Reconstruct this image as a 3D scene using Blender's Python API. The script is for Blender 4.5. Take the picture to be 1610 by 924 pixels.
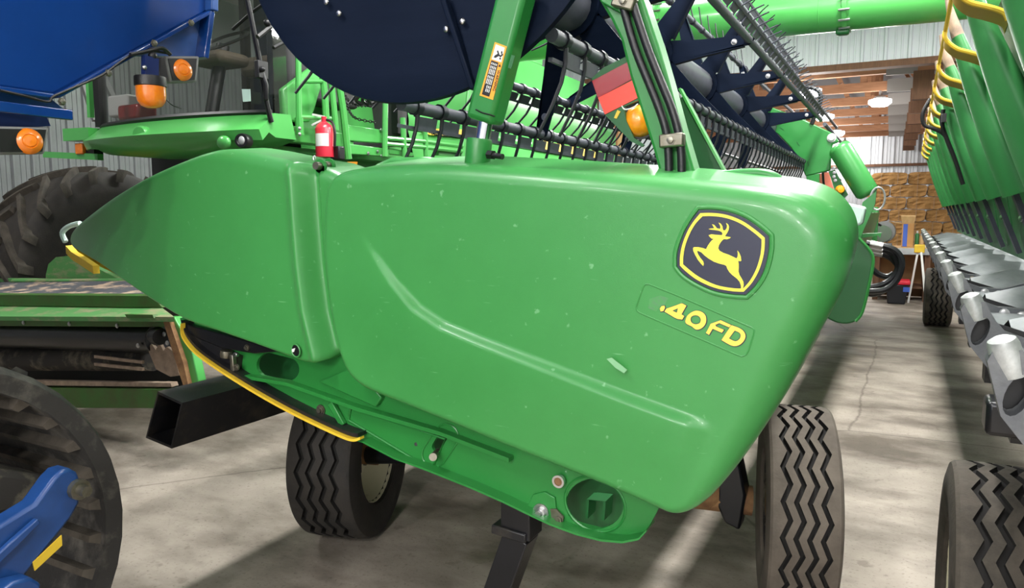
import bpy, bmesh, math, random
from mathutils import Vector, Matrix, Quaternion
from mathutils.geometry import tessellate_polygon
random.seed(7)
for o in list(bpy.data.objects): bpy.data.objects.remove(o)
scene = bpy.context.scene
C = scene.collection
PI = math.pi
# ---------------------------------------------------------------- camera
FPX = 1150.0; CAMZ = 1.57
PITCH = math.atan(129/FPX); YAW = math.atan(615*math.cos(PITCH)/FPX)
cd = bpy.data.cameras.new('camera'); cam = bpy.data.objects.new('camera', cd); C.objects.link(cam)
cd.sensor_width = 36; cd.lens = 36*FPX/1610; cd.clip_start = .05; cd.clip_end = 200
cam.location = (0, 0, CAMZ); cam.rotation_euler = (PI/2-PITCH, 0, YAW)
scene.camera = cam
# ---------------------------------------------------------------- world, exposure
w = bpy.data.worlds.new('world'); scene.world = w; w.use_nodes = True
w.node_tree.nodes['Background'].inputs[0].default_value = (.9, .95, 1, 1)
w.node_tree.nodes['Background'].inputs[1].default_value = .05
vs = scene.view_settings
vs.view_transform = 'Standard'; vs.look = 'None'; vs.gamma = 1; vs.use_curve_mapping = False
vs.exposure = 0.30
# ceiling fixtures of the hall: (x, y, z, watts) -- built as lamps further down; rear and aisle ones are added for extra light
LAMPS = [(-3.2, -5.2, 4.75, 170), (.3, -5.0, 4.75, 230), (-1.6, -9.8, 4.75, 650), (1.6, -9.8, 4.75, 800),
         (-2.4, -.9, 4.75, 75), (1.4, -1.0, 4.75, 45), (4.6, 1.0, 4.75, 60), (-6.5, 2.2, 4.75, 60), (-2.6, 3.4, 4.75, 140), (2.2, 4.6, 4.75, 150),
         (-6.5, 7.5, 4.75, 200), (-2.4, 8.8, 4.75, 260), (2.2, 9.5, 4.75, 200), (-.1, 2.6, 4.75, 170), (-.1, 6.6, 4.75, 230)]
# ---------------------------------------------------------------- pixel rays: where in the hall a pixel of the photograph lies
_f = Vector((-math.sin(YAW)*math.cos(PITCH), math.cos(YAW)*math.cos(PITCH), -math.sin(PITCH)))
_r = Vector((math.cos(YAW), math.sin(YAW), 0)); _u = _r.cross(_f); _c = Vector((0, 0, CAMZ))
def P(px, py, Y=None, X=None, Z=None, D=None):
    d = _f + _r*((px-805)/FPX) + _u*((462-py)/FPX)
    if Y is not None: t = Y/d.y
    elif X is not None: t = X/d.x
    elif Z is not None: t = (Z-CAMZ)/d.z
    else: t = D
    return _c + d*t
def PP(pts, **k): return [P(p[0], p[1], **k) for p in pts]
# ---------------------------------------------------------------- materials
def lin(c):
    if isinstance(c, str): c = tuple(int(c[i:i+2], 16) for i in (0, 2, 4))
    return tuple(((v/255)/12.92 if v/255 <= .04045 else ((v/255+.055)/1.055)**2.4) for v in c)+(1,)
MT = {}
def mat(name, col, rough=.5, metal=0, col2=None, nscale=6, namt=.5, bump=0, bscale=80, coat=0, emit=0, trans=0, alpha=1, stretch=None, contrast=None, spec=None):
    m = bpy.data.materials.new(name); m.use_nodes = True; nt = m.node_tree; b = nt.nodes['Principled BSDF']
    b.inputs['Base Color'].default_value = lin(col); b.inputs['Roughness'].default_value = rough; b.inputs['Metallic'].default_value = metal
    if spec is not None: b.inputs['Specular IOR Level'].default_value = spec
    if coat: b.inputs['Coat Weight'].default_value = coat; b.inputs['Coat Roughness'].default_value = .12
    if emit: b.inputs['Emission Color'].default_value = lin(col); b.inputs['Emission Strength'].default_value = emit
    if trans: b.inputs['Transmission Weight'].default_value = trans
    if alpha < 1: b.inputs['Alpha'].default_value = alpha
    if col2 or bump:
        tc = nt.nodes.new('ShaderNodeTexCoord'); mp = nt.nodes.new('ShaderNodeMapping'); nt.links.new(tc.outputs['Object'], mp.inputs[0])
        if stretch: mp.inputs['Scale'].default_value = stretch
    if col2:
        n = nt.nodes.new('ShaderNodeTexNoise'); n.inputs['Scale'].default_value = nscale; n.inputs['Detail'].default_value = 8; n.inputs['Roughness'].default_value = .65
        nt.links.new(mp.outputs[0], n.inputs['Vector'])
        r = nt.nodes.new('ShaderNodeValToRGB'); lo, hi = contrast or (.5-.25*namt-.08, .5+.25*namt+.08)
        r.color_ramp.elements[0].position = lo; r.color_ramp.elements[1].position = hi
        r.color_ramp.elements[0].color = lin(col2); r.color_ramp.elements[1].color = lin(col)
        nt.links.new(n.outputs['Fac'], r.inputs[0]); nt.links.new(r.outputs[0], b.inputs['Base Color'])
    if bump:
        n2 = nt.nodes.new('ShaderNodeTexNoise'); n2.inputs['Scale'].default_value = bscale; n2.inputs['Detail'].default_value = 4
        nt.links.new(mp.outputs[0], n2.inputs['Vector'])
        bp = nt.nodes.new('ShaderNodeBump'); bp.inputs['Strength'].default_value = bump; bp.inputs['Distance'].default_value = .01
        nt.links.new(n2.outputs['Fac'], bp.inputs['Height']); nt.links.new(bp.outputs[0], b.inputs['Normal'])
    MT[name] = m; return m
mat('poly_green', '3d8c46', .36, col2='378440', nscale=9, namt=1.2, bump=.045, bscale=420, coat=.12)
mat('steel_green', '297d37', .36, col2='227431', nscale=5, namt=1)
mat('dark_green', '135a28', .45)
mat('combine_green', '4fa552', .28, col2='479c4b', nscale=2, coat=.3)
mat('snout_green', '3d8b4c', .45, col2='357f44', nscale=5, namt=1)
mat('dusty_green', '4d8a48', .6, col2='8b8a68', nscale=4, namt=.9, contrast=(.38, .52), stretch=(1, 2, 3))
mat('moss_green', '2c6a1e', .5, col2='3f4f1c', nscale=6)
mat('yellow', 'e8c53a', .4, col2='d8b02e', nscale=8)
mat('decal_yellow', 'f0e244', .4)
mat('decal_gold', 'f3d452', .45)
mat('decal_navy', '23263a', .35)
mat('black_paint', '101114', .28, col2='17181c', nscale=5, bump=.05, bscale=60)
mat('dusty_black', '17171a', .42, col2='3c372f', nscale=9, contrast=(.28, .5))
mat('black_poly', '0f1726', .42, col2='131b2b', nscale=3, bump=.03, bscale=30, stretch=(1, 1, 8), spec=.05)
mat('black_plain', '0b0b0d', .45)
mat('grey_poly', '5b5d67', .45, col2='4c4e57', nscale=20)
mat('tine_black', '22242d', .4)
mat('rubber', '211f1d', .78, col2='35302a', nscale=7, bump=.15, bscale=90)
mat('rubber_dusty_lit', '4d463d', .85, col2='29261f', nscale=5, contrast=(.35, .6), bump=.15, bscale=70)
mat('rubber_track', '2a2826', .7, col2='5b5750', nscale=9, contrast=(.3, .52), bump=.2, bscale=60)
mat('tire_dusty', '6a6157', .85, col2='4c453d', nscale=5, contrast=(.3, .65), bump=.15, bscale=70)
mat('groove', '141210', .9)
mat('lug_tan', '75684f', .9, col2='514636', nscale=14)
mat('cream', 'd8d2b4', .4, col2='a89a78', nscale=9, contrast=(.25, .45))
mat('steel', 'b8b8b8', .3, metal=1)
mat('zinc', '8d8a80', .4, metal=.9, col2='6f6a58', nscale=30)
mat('cast_grey', '6d6f70', .5, metal=.5, col2='53555a', nscale=14, bump=.1, bscale=60)
mat('worn_white', 'c9ccca', .4, metal=.4, col2='8e918f', nscale=20)
mat('deck_grey', '858a8b', .55, col2='6c7173', nscale=12, bump=.05)
mat('strap_grey', '373a46', .45)
mat('blue', '0f387a', .16, col2='0c306a', nscale=3, coat=.6)
mat('blue_frame', '214a8a', .35, col2='1a3d74', nscale=8, coat=.2)
mat('blue_dark', '12245a', .4)
mat('amber', 'e8811a', .25, col2='d86d10', nscale=40, coat=.5)
mat('amber_bright', 'f9a420', .3, coat=.5, col2='f08a10', nscale=60)
mat('orange', 'f0a030', .5)
mat('red_reflector', 'ff4a34', .25, coat=.5)
mat('dark_red', 'a01820', .25, coat=.5)
mat('red_paint', 'c8283a', .3, coat=.4)
mat('white', 'e6e6e2', .5)
mat('label_white', 'dcdcd8', .5)
mat('mint', 'cfeadd', .5)
mat('salmon', 'e8806c', .6)
mat('brown_leather', '5d5242', .7, col2='4a4236', nscale=10)
mat('interior', '2a2a2a', .7)
mat('interior_grey', '6c6d6c', .6)
mat('chrome', 'd8dadd', .15, metal=1)
mat('light_white', 'ffffff', .5, emit=14)
mat('cool_panel', 'eceef2', .5, emit=0)
mat('wood', 'b98560', .75, col2='8d5f43', nscale=5, stretch=(.6, 8, 8), bump=.1)
mat('wood_dark', '76533c', .8, col2='5b3f2e', nscale=5, stretch=(6, 6, .6))
mat('wood_pale', 'cfae7e', .75, col2='bb9564', nscale=4, stretch=(6, 6, .6))
mat('galvanised', '8d8884', .5, metal=.3)
mat('wall_white', 'cfd3d8', .45, col2='c4c8ce', nscale=1.5)
mat('wall_grey', '8f9294', .45, col2='7f8284', nscale=3)
mat('ceiling_white', 'd6d8da', .6)
mat('straw', 'b98f58', .95, col2='7d5a30', nscale=22, stretch=(1, 1, 6), contrast=(.3, .65), bump=.6, bscale=60)
mat('cardboard', 'b98a55', .8, col2='a87a48', nscale=4)
mat('cardboard_dark', '8f6744', .8)
mat('tape_blue', '3a5bb4', .5)
mat('bench_grey', 'a9adb0', .4)
mat('tote_black', '1b1c22', .35)
mat('tote_red', 'd8243a', .4)
mat('hose', '16171a', .4, bump=.1, bscale=200)
mat('rust', '6d4b34', .85, col2='a07a50', nscale=18)
mat('tan_dust', 'b39c86', .9, col2='7f7062', nscale=16)
mat('slate_sheet', '4b4d52', .7, col2='b39c86', nscale=2, contrast=(.42, .5), stretch=(1.5, 4, 3))
mat('dusty_chassis', '2b2825', .8, col2='77705f', nscale=7, contrast=(.3, .5))
# glass of the cab: glossy, half see-through
def glass(name, tint, alpha):
    m = bpy.data.materials.new(name); m.use_nodes = True; b = m.node_tree.nodes['Principled BSDF']
    b.inputs['Base Color'].default_value = lin(tint); b.inputs['Roughness'].default_value = .04; b.inputs['Alpha'].default_value = alpha
    b.inputs['Specular IOR Level'].default_value = .8; MT[name] = m
glass('cab_glass', '31362f', .42)
glass('lamp_glass', 'e8eaea', .5)
# concrete: noise-driven dust, damp smears and cracks
def concrete():
    m = bpy.data.materials.new('concrete'); m.use_nodes = True; nt = m.node_tree; N = nt.nodes; L = nt.links; b = N['Principled BSDF']
    tc = N.new('ShaderNodeTexCoord')
    def noise(scale, detail, sc, rough=.6, off=(0, 0, 0), rot=0):
        mp = N.new('ShaderNodeMapping'); mp.inputs['Scale'].default_value = sc; mp.inputs['Location'].default_value = off; mp.inputs['Rotation'].default_value = (0, 0, rot)
        L.new(tc.outputs['Object'], mp.inputs[0]); n = N.new('ShaderNodeTexNoise'); n.inputs['Scale'].default_value = scale
        n.inputs['Detail'].default_value = detail; n.inputs['Roughness'].default_value = rough; L.new(mp.outputs[0], n.inputs['Vector']); return n
    def ramp(src, p0, p1, c0, c1):
        r = N.new('ShaderNodeValToRGB'); e = r.color_ramp.elements; e[0].position = p0; e[1].position = p1; e[0].color = lin(c0); e[1].color = lin(c1)
        L.new(src, r.inputs[0]); return r
    def mix(mode, f, a, bb):
        x = N.new('ShaderNodeMix'); x.data_type = 'RGBA'; x.blend_type = mode; x.inputs[0].default_value = f
        L.new(a, x.inputs[6]); L.new(bb, x.inputs[7]); return x.outputs[2]
    base = ramp(noise(2.2, 9, (1, 1, 1)).outputs['Fac'], .3, .7, '8d8478', 'b3a99c')
    smear = ramp(noise(.9, 6, (1, 1.8, 1), .6, (3.1, .4, 0), .35).outputs['Fac'], .36, .56, '7d756b', 'ffffff')
    wet = ramp(noise(1.1, 5, (1, 1.6, 1), .55, (7.7, 2, 0), -.3).outputs['Fac'], .28, .4, '8b7d72', 'ffffff')
    c = mix('MULTIPLY', .8, base.outputs[0], smear.outputs[0]); c = mix('MULTIPLY', .7, c, wet.outputs[0])
    speck = ramp(noise(55, 3, (1, 1, 1)).outputs['Fac'], .3, .42, '938c82', 'ffffff'); c = mix('MULTIPLY', .45, c, speck.outputs[0])
    nz = noise(1.6, 4, (1, 1, 1)); mp = N.new('ShaderNodeMix'); mp.data_type = 'VECTOR'; mp.inputs[0].default_value = .12
    L.new(tc.outputs['Object'], mp.inputs[4]); L.new(nz.outputs['Color'], mp.inputs[5])
    vo = N.new('ShaderNodeTexVoronoi'); vo.feature = 'DISTANCE_TO_EDGE'; vo.inputs['Scale'].default_value = .34; L.new(mp.outputs[1], vo.inputs['Vector'])
    cr = ramp(vo.outputs['Distance'], .001, .0035, '6b635a', 'ffffff'); c = mix('MULTIPLY', .5, c, cr.outputs[0])
    L.new(c, b.inputs['Base Color'])
    rr = N.new('ShaderNodeMapRange'); rr.inputs[3].default_value = .28; rr.inputs[4].default_value = .62
    L.new(wet.outputs[0], rr.inputs[0]); L.new(rr.outputs[0], b.inputs['Roughness'])
    bp = N.new('ShaderNodeBump'); bp.inputs['Strength'].default_value = .12; bp.inputs['Distance'].default_value = .01
    L.new(noise(40, 6, (1, 1, 1)).outputs['Fac'], bp.inputs['Height']); L.new(bp.outputs[0], b.inputs['Normal'])
    MT['concrete'] = m
concrete()
# pale dust specks and fine scratches on the moulded plastic
def specks(name, col, thr=.70, amt=.55):
    nt = MT[name].node_tree; N = nt.nodes; L = nt.links; b = N['Principled BSDF']; src = b.inputs['Base Color'].links[0].from_socket
    tc = N.new('ShaderNodeTexCoord'); out = src
    for sc, st, t in ((38, (1, 1, 1), thr), (9, (1, 1, 14), thr+.02)):
        mp = N.new('ShaderNodeMapping'); mp.inputs['Scale'].default_value = st; mp.inputs['Rotation'].default_value = (0, .5 if st[2] > 1 else 0, 0); L.new(tc.outputs['Object'], mp.inputs[0])
        n = N.new('ShaderNodeTexNoise'); n.inputs['Scale'].default_value = sc; n.inputs['Detail'].default_value = 3; L.new(mp.outputs[0], n.inputs['Vector'])
        r = N.new('ShaderNodeMapRange'); r.inputs[1].default_value = t; r.inputs[2].default_value = t+.06; r.inputs[4].default_value = amt; L.new(n.outputs['Fac'], r.inputs[0])
        x = N.new('ShaderNodeMix'); x.data_type = 'RGBA'; L.new(r.outputs[0], x.inputs[0]); L.new(out, x.inputs[6]); x.inputs[7].default_value = lin(col); out = x.outputs[2]
    L.new(out, b.inputs['Base Color'])
specks('poly_green', '7fb886')
specks('concrete', '6e655a', .66, .5)
# ---------------------------------------------------------------- mesh builder
V = Vector
def frame(d):
    d = V(d).normalized(); a = V((0, 0, 1)) if abs(d.z) < .95 else V((1, 0, 0))
    s = d.cross(a).normalized(); return s, s.cross(d).normalized(), d
class MB:
    def __init__(s): s.v = []; s.f = []
    def add(s, vs_, fs): n = len(s.v); s.v += [V(p) for p in vs_]; s.f += [tuple(i+n for i in f) for f in fs]; return s
    def box(s, c, d, R=None):
        c = V(c); h = V(d)/2; pts = []
        for x in (-1, 1):
            for y in (-1, 1):
                for z in (-1, 1):
                    q = V((x*h.x, y*h.y, z*h.z)); pts.append(c+(R @ q if R else q))
        return s.add(pts, [(0, 1, 3, 2), (4, 6, 7, 5), (0, 4, 5, 1), (2, 3, 7, 6), (0, 2, 6, 4), (1, 5, 7, 3)])
    def bb(s, a, b): a = V(a); b = V(b); return s.box((a+b)/2, (abs(b.x-a.x), abs(b.y-a.y), abs(b.z-a.z)))
    def beam(s, p0, p1, w, h, up=None, w1=None, h1=None):
        p0 = V(p0); p1 = V(p1); d = (p1-p0).normalized()
        if up is None: a, b, _ = frame(d)
        else: a = d.cross(V(up)).normalized(); b = a.cross(d).normalized()
        w1 = w if w1 is None else w1; h1 = h if h1 is None else h1
        pts = [p0+a*x*w/2+b*y*h/2 for x, y in ((-1, -1), (1, -1), (1, 1), (-1, 1))]+[p1+a*x*w1/2+b*y*h1/2 for x, y in ((-1, -1), (1, -1), (1, 1), (-1, 1))]
        return s.add(pts, [(3, 2, 1, 0), (4, 5, 6, 7), (0, 1, 5, 4), (1, 2, 6, 5), (2, 3, 7, 6), (3, 0, 4, 7)])
    def tube(s, pts, r, n=8, caps=True, r1=None):
        pts = [V(p) for p in pts]; k = len(pts); rings = []
        d0 = (pts[1]-pts[0]).normalized(); a, b, _ = frame(d0); prev = d0
        for i, p in enumerate(pts):
            d = (pts[min(i+1, k-1)]-pts[max(i-1, 0)]).normalized()
            q = prev.rotation_difference(d); a = q @ a; b = q @ b; prev = d
            rr = r if r1 is None else r+(r1-r)*i/(k-1)
            rings.append([p+(a*math.cos(2*PI*j/n)+b*math.sin(2*PI*j/n))*rr for j in range(n)])
        vs_ = [p for ring in rings for p in ring]; fs = []
        for i in range(k-1):
            for j in range(n): fs.append((i*n+j, i*n+(j+1) % n, (i+1)*n+(j+1) % n, (i+1)*n+j))
        if caps: fs += [tuple(range(n-1, -1, -1)), tuple((k-1)*n+j for j in range(n))]
        return s.add(vs_, fs)
    def cyl(s, p0, p1, r, n=16, r1=None): return s.tube([p0, p1], r, n, True, r1)
    def lathe(s, prof, o, axis, n=24, close=False, ang=2*PI, a0=0):
        a, b, d = frame(axis); o = V(o); k = len(prof); vs_ = []; full = abs(ang-2*PI) < 1e-4; m = n if full else n+1
        for i in range(m):
            t = a0+ang*i/n; e = a*math.cos(t)+b*math.sin(t)
            for r, h in prof: vs_.append(o+e*r+d*h)
        fs = []
        for i in range(n):
            i2 = (i+1) % m
            for j in range(k if close else k-1):
                j2 = (j+1) % k; fs.append((i*k+j, i2*k+j, i2*k+j2, i*k+j2))
        return s.add(vs_, fs)
    def sphere(s, c, r, n=12, m=8, sc=(1, 1, 1)):
        c = V(c); vs_ = []
        for i in range(m+1):
            t = PI*i/m
            for j in range(n): p = 2*PI*j/n; vs_.append(c+V((r*sc[0]*math.sin(t)*math.cos(p), r*sc[1]*math.sin(t)*math.sin(p), r*sc[2]*math.cos(t))))
        return s.add(vs_, [(i*n+j, (i+1)*n+j, (i+1)*n+(j+1) % n, i*n+(j+1) % n) for i in range(m) for j in range(n)])
    def prism(s, poly, vec):
        poly = [V(p) for p in poly]; vec = V(vec); n = len(poly)
        nrm = V((0, 0, 0))
        for i in range(n): nrm += poly[i].cross(poly[(i+1) % n])
        if nrm.dot(vec) > 0: poly.reverse()
        return s.add(poly+[p+vec for p in poly], [tuple(range(n)), tuple(2*n-1-i for i in range(n))]+[(i, i+n, (i+1) % n+n, (i+1) % n) for i in range(n)])
    def plate(s, loops, vec):
        """outline plus holes, pushed through by vec"""
        loops = [[V(p) for p in l] for l in loops]; flat = [p for l in loops for p in l]; n = len(flat); vec = V(vec)
        tris = tessellate_polygon(loops); fs = [tuple(t) for t in tris]+[tuple(i+n for i in reversed(t)) for t in tris]; o = 0
        for l in loops:
            k = len(l); fs += [(o+i, o+(i+1) % k, o+(i+1) % k+n, o+i+n) for i in range(k)]; o += k
        return s.add(flat+[p+vec for p in flat], fs)
    def grid(s, rows, closed=False):
        m = len(rows[0]); vs_ = [p for r in rows for p in r]; fs = []
        for i in range(len(rows)-1):
            for j in range(m if closed else m-1): j2 = (j+1) % m; fs.append((i*m+j, i*m+j2, (i+1)*m+j2, (i+1)*m+j))
        return s.add(vs_, fs)
    def strip(s, pts, vec, off):
        """ribbon along pts, width vec, thickness off"""
        vec = V(vec); off = V(off); pts = [V(p) for p in pts]
        rows = [[p, p+vec, p+vec+off, p+off] for p in pts]; s.grid(rows, True); n = len(s.v)
        s.f += [(n-4*len(pts), n-4*len(pts)+1, n-4*len(pts)+2, n-4*len(pts)+3), (n-1, n-2, n-3, n-4)]; return s
    def mesh(s, name, m, smooth=True, angle=38):
        me = bpy.data.meshes.new(name); me.from_pydata([tuple(p) for p in s.v], [], s.f); me.update()
        bm = bmesh.new(); bm.from_mesh(me); bmesh.ops.recalc_face_normals(bm, faces=bm.faces); bm.to_mesh(me); bm.free()
        if smooth: me.shade_smooth(); me.set_sharp_from_angle(angle=math.radians(angle))
        me.materials.append(MT[m] if isinstance(m, str) else m); return me
def wloc(o):
    p = V((0, 0, 0))
    while o is not None: p += o.location; o = o.parent
    return p
def obj(name, mb, m, parent=None, bevel=0, smooth=True, angle=38, label=None, kind=None):
    me = mb.mesh(name, m, smooth, angle) if isinstance(mb, MB) else mb
    o = bpy.data.objects.new(name, me); C.objects.link(o)
    if parent is not None: o.parent = parent; o.location = -wloc(parent)
    if bevel:
        b = o.modifiers.new('bevel', 'BEVEL'); b.width = bevel; b.segments = 2; b.limit_method = 'ANGLE'; b.angle_limit = math.radians(40); b.harden_normals = False
    if label: o['label'] = label
    if kind: o['kind'] = kind
    return o
def inst(name, me, parent, loc=(0, 0, 0), rot=None):
    o = bpy.data.objects.new(name, me); C.objects.link(o); o.parent = parent
    o.location = V(loc)-(wloc(parent) if parent is not None else V((0, 0, 0)))
    if rot is not None: o.rotation_mode = 'QUATERNION'; o.rotation_quaternion = rot
    return o
def tag(o, label, cat, group=None):
    o['label'] = label; o['category'] = cat
    if group: o['group'] = group
    return o
def thing(name, label, cat, loc=(0, 0, 0), group=None):
    o = bpy.data.objects.new(name, None); C.objects.link(o); o.location = loc; o.empty_display_size = .2
    return tag(o, label, cat, group)
def struct(name, mb, m, parent=None, **k):
    o = obj(name, mb, m, parent, **k)
    if parent is None: o['kind'] = 'structure'
    return o
ORD = ['first', 'second', 'third', 'fourth', 'fifth', 'sixth', 'seventh', 'eighth', 'ninth', 'tenth', 'eleventh', 'twelfth']
def bolt_mesh(name, r, h, m='zinc', n=6):
    return MB().lathe([(0, 0), (r*1.35, 0), (r*1.35, h*.25), (r, h*.25), (r, h), (r*.6, h*1.15), (0, h*1.15)], (0, 0, 0), (0, -1, 0), n).mesh(name, m)
BOLT = bolt_mesh('bolt', .009, .008); BOLTS = bolt_mesh('bolt', .006, .005, 'steel', 8); RIVET = bolt_mesh('bolt', .012, .006, 'steel', 10)
def ring_pts(c, r, n, ax='Y', rz=None, rot=0):
    rz = rz or r
    return [V(c)+V((r*math.cos(2*PI*i/n)*math.cos(rot)-rz*math.sin(2*PI*i/n)*math.sin(rot), 0, r*math.cos(2*PI*i/n)*math.sin(rot)+rz*math.sin(2*PI*i/n)*math.cos(rot))) for i in range(n)]
def spline(pts, n=8, closed=False):
    pts = [V(p) for p in pts]; out = []; k = len(pts)
    for i in range(k if closed else k-1):
        g = (lambda j: pts[j % k]) if closed else (lambda j: pts[max(0, min(k-1, j))])
        p0, p1, p2, p3 = g(i-1), g(i), g(i+1), g(i+2)
        for j in range(n):
            t = j/n; out.append(.5*((2*p1)+(p2-p0)*t+(2*p0-5*p1+4*p2-p3)*t*t+(3*p1-p0-3*p2+p3)*t**3))
    if not closed: out.append(pts[-1])
    return out
# ribbed tyre with zigzag grooves; axis along X at the origin
def tyre_mesh(R, W, periods=20, grooves=4, depth=.02, amp=.013, m='rubber', blocks=False):
    per = 8; n = periods*per; cols = []; hw = W/2; g = W*.07
    side = [(-hw*.72, R*.56), (-hw*.9, R*.6), (-hw, R*.74), (-hw*.99, R*.88), (-hw*.93, R*.965)]
    for w_, r in side: cols.append((w_, r, 0))
    tw = W*.86; gx = [(-tw/2)+tw*(i+1)/(grooves+1) for i in range(grooves)]
    cols.append((-tw/2, R*.985, 0))
    for x in gx:
        crown = R*(1-.012*(2*x/W)**2)
        cols += [(x-g/2, crown, 1), (x-g/2+.002, crown-depth, 1), (x+g/2-.002, crown-depth, 1), (x+g/2, crown, 1)]
    cols.append((tw/2, R*.985, 0))
    for w_, r in reversed(side): cols.append((-w_, r, 0))
    mb = MB(); rows = []
    tri = [0, .5, 1, .5, 0, -.5, -1, -.5]
    for i in range(n):
        t = 2*PI*i/n; z = tri[i % 8]*amp
        rows.append([V((w_+zz*z, r*math.cos(t), r*math.sin(t))) for w_, r, zz in cols])
    rows.append(rows[0]); mb.grid(rows); me = mb.mesh('tire', m, True, 30); me.materials.append(MT['groove'])
    nc = len(cols)-1; gr = {6+4*k+d for k in range(grooves) for d in (0, 1, 2)}
    for p in me.polygons: p.material_index = 1 if p.index % nc in gr else 0
    return me
def rim_mb(R, W, sgn=1):
    """dished wheel disc, outer face towards sgn*X, at the origin"""
    hw = W/2; s = sgn
    prof = [(R*.60, -hw*.8*s), (R*.575, -hw*.8*s), (R*.53, -hw*.3*s), (R*.53, hw*.5*s), (R*.575, hw*.8*s), (R*.62, hw*.86*s), (R*.62, hw*.8*s), (R*.6, hw*.76*s), (R*.565, hw*.7*s), (R*.52, hw*.45*s), (R*.5, hw*.1*s), (R*.46, 0), (R*.3, hw*.1*s), (R*.26, hw*.25*s), (R*.12, hw*.25*s), (R*.1, hw*.4*s), (0, hw*.4*s)]
    return MB().lathe(prof, (0, 0, 0), (1, 0, 0), 32)
# ================================================================ THE HALL
XL, XR, YF, YM, YB, ZC = -10.0, 6.5, -13.0, 13.0, 26.0, 5.0
mb = MB(); mb.bb((XL, YF, -.2), (XR, YB, 0)); struct('floor', mb, 'concrete')
mb = MB(); mb.bb((XL, YF, ZC), (XR, YM, ZC+.08)); struct('ceiling', mb, 'ceiling_white')
mb = MB(); mb.bb((XL-.1, YF, 0), (XL, YB, 7.5)); wl = struct('wall_left', mb, 'wall_grey')
mb = MB(); mb.bb((XR, YF, 0), (XR+.1, YB, 7.5)); struct('wall_right', mb, 'wall_white')
mb = MB(); mb.bb((XL, YF-.1, 0), (XR, YF, ZC)); struct('wall_front', mb, 'wall_white')
OX = -3.7   # left edge of the opening into the truss bay
mb = MB(); mb.bb((XL, YM+.04, 0), (OX, YM+.16, 8.5)); mb.bb((OX, YM+.04, 3.88), (XR, YM+.16, 8.5)); wb = struct('wall_back', mb, 'wall_white')
def sheet_mesh(w, h, rib, m, hr=.02):
    """ribbed steel sheet standing in XZ facing -Y, lower left corner at the origin"""
    pr = []; n = max(1, round(w/rib)); st = w/n
    for i in range(n):
        x = i*st; pr += [(x, 0), (x+st*.04, -hr), (x+st*.14, -hr), (x+st*.18, 0), (x+st*.45, 0), (x+st*.47, -hr*.3), (x+st*.53, -hr*.3), (x+st*.55, 0), (x+st*.72, 0), (x+st*.74, -hr*.3), (x+st*.8, -hr*.3), (x+st*.82, 0)]
    pr.append((w, 0)); mb = MB(); mb.grid([[V((x, y-.004, 0)) for x, y in pr], [V((x, y-.004, h)) for x, y in pr]])
    return mb.mesh('metal_sheet', m, False)
sm = sheet_mesh(.99, 4.4, .33, 'wall_white', .03); x = OX
while x < XR-.9: inst('metal_sheet', sm, wb, (x, YM+.04, 3.9)); x += .99
sm2 = sheet_mesh(.99, 5, .33, 'wall_white', .03); x = OX-.99
while x > XL: inst('metal_sheet', sm2, wb, (x, YM+.04, 0)); x -= .99
mb = MB(); mb.bb((OX, YM-.02, 3.8), (XR, YM+.2, 3.9)); struct('trim_1', mb, 'wood_dark')
for i, (xp, wd) in enumerate(((OX-.05, .3), (-5.2, .22), (XR-.3, .3))):
    mb = MB(); mb.bb((xp-wd/2, YM-.16, 0), (xp+wd/2, YM+.02, 4.0)); struct('trim_%d' % (i+2), mb, 'wood_dark')
# left wall sheets and girts
sl = sheet_mesh(.96, 2.0, .24, 'wall_grey', .035); su = sheet_mesh(.96, 2.6, .24, 'wall_grey', .035)
q = Quaternion((0, 0, 1), PI/2); y = YM-.02
while y > -3:
    inst('metal_sheet', su, wl, (XL+.01, y-.96, 1.55), q); y -= .96
mb = MB(); mb.bb((XL, YF, 1.42), (XL+.1, YM, 1.56)); struct('trim_5', mb, 'wood_dark')
# ---- truss bay
mb = MB(); mb.bb((XL, YB, 0), (XR, YB+.1, 7.5)); wf = struct('wall_far', mb, 'wall_white')
sf = sheet_mesh(.99, 5, .33, 'wall_white', .03); x = -6.0
while x < XR-.9: inst('metal_sheet', sf, wf, (x, YB, 0)); x += .99
mb = MB(); mb.bb((-6, YB-.12, 2.98), (XR, YB-.035, 3.06)); struct('trim_6', mb, 'wood_dark')
mb = MB()
mb.add([(XL, YM+.16, 5.2), (XR/2-1.5+XL/2, YM+.16, 8.3), (XR, YM+.16, 5.2), (XL, YB+.1, 5.2), (XR/2-1.5+XL/2, YB+.1, 8.3), (XR, YB+.1, 5.2)], [(0, 1, 4, 3), (1, 2, 5, 4)])
struct('ceiling_bay', mb, 'wood_dark')
mb = MB(); mb.bb((-6, YM+.16, 5.2), (XR, YM+.2, 8)); 
TY = [14.0, 15.9, 17.8, 19.7, 21.6, 23.5, 25.2]
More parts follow.
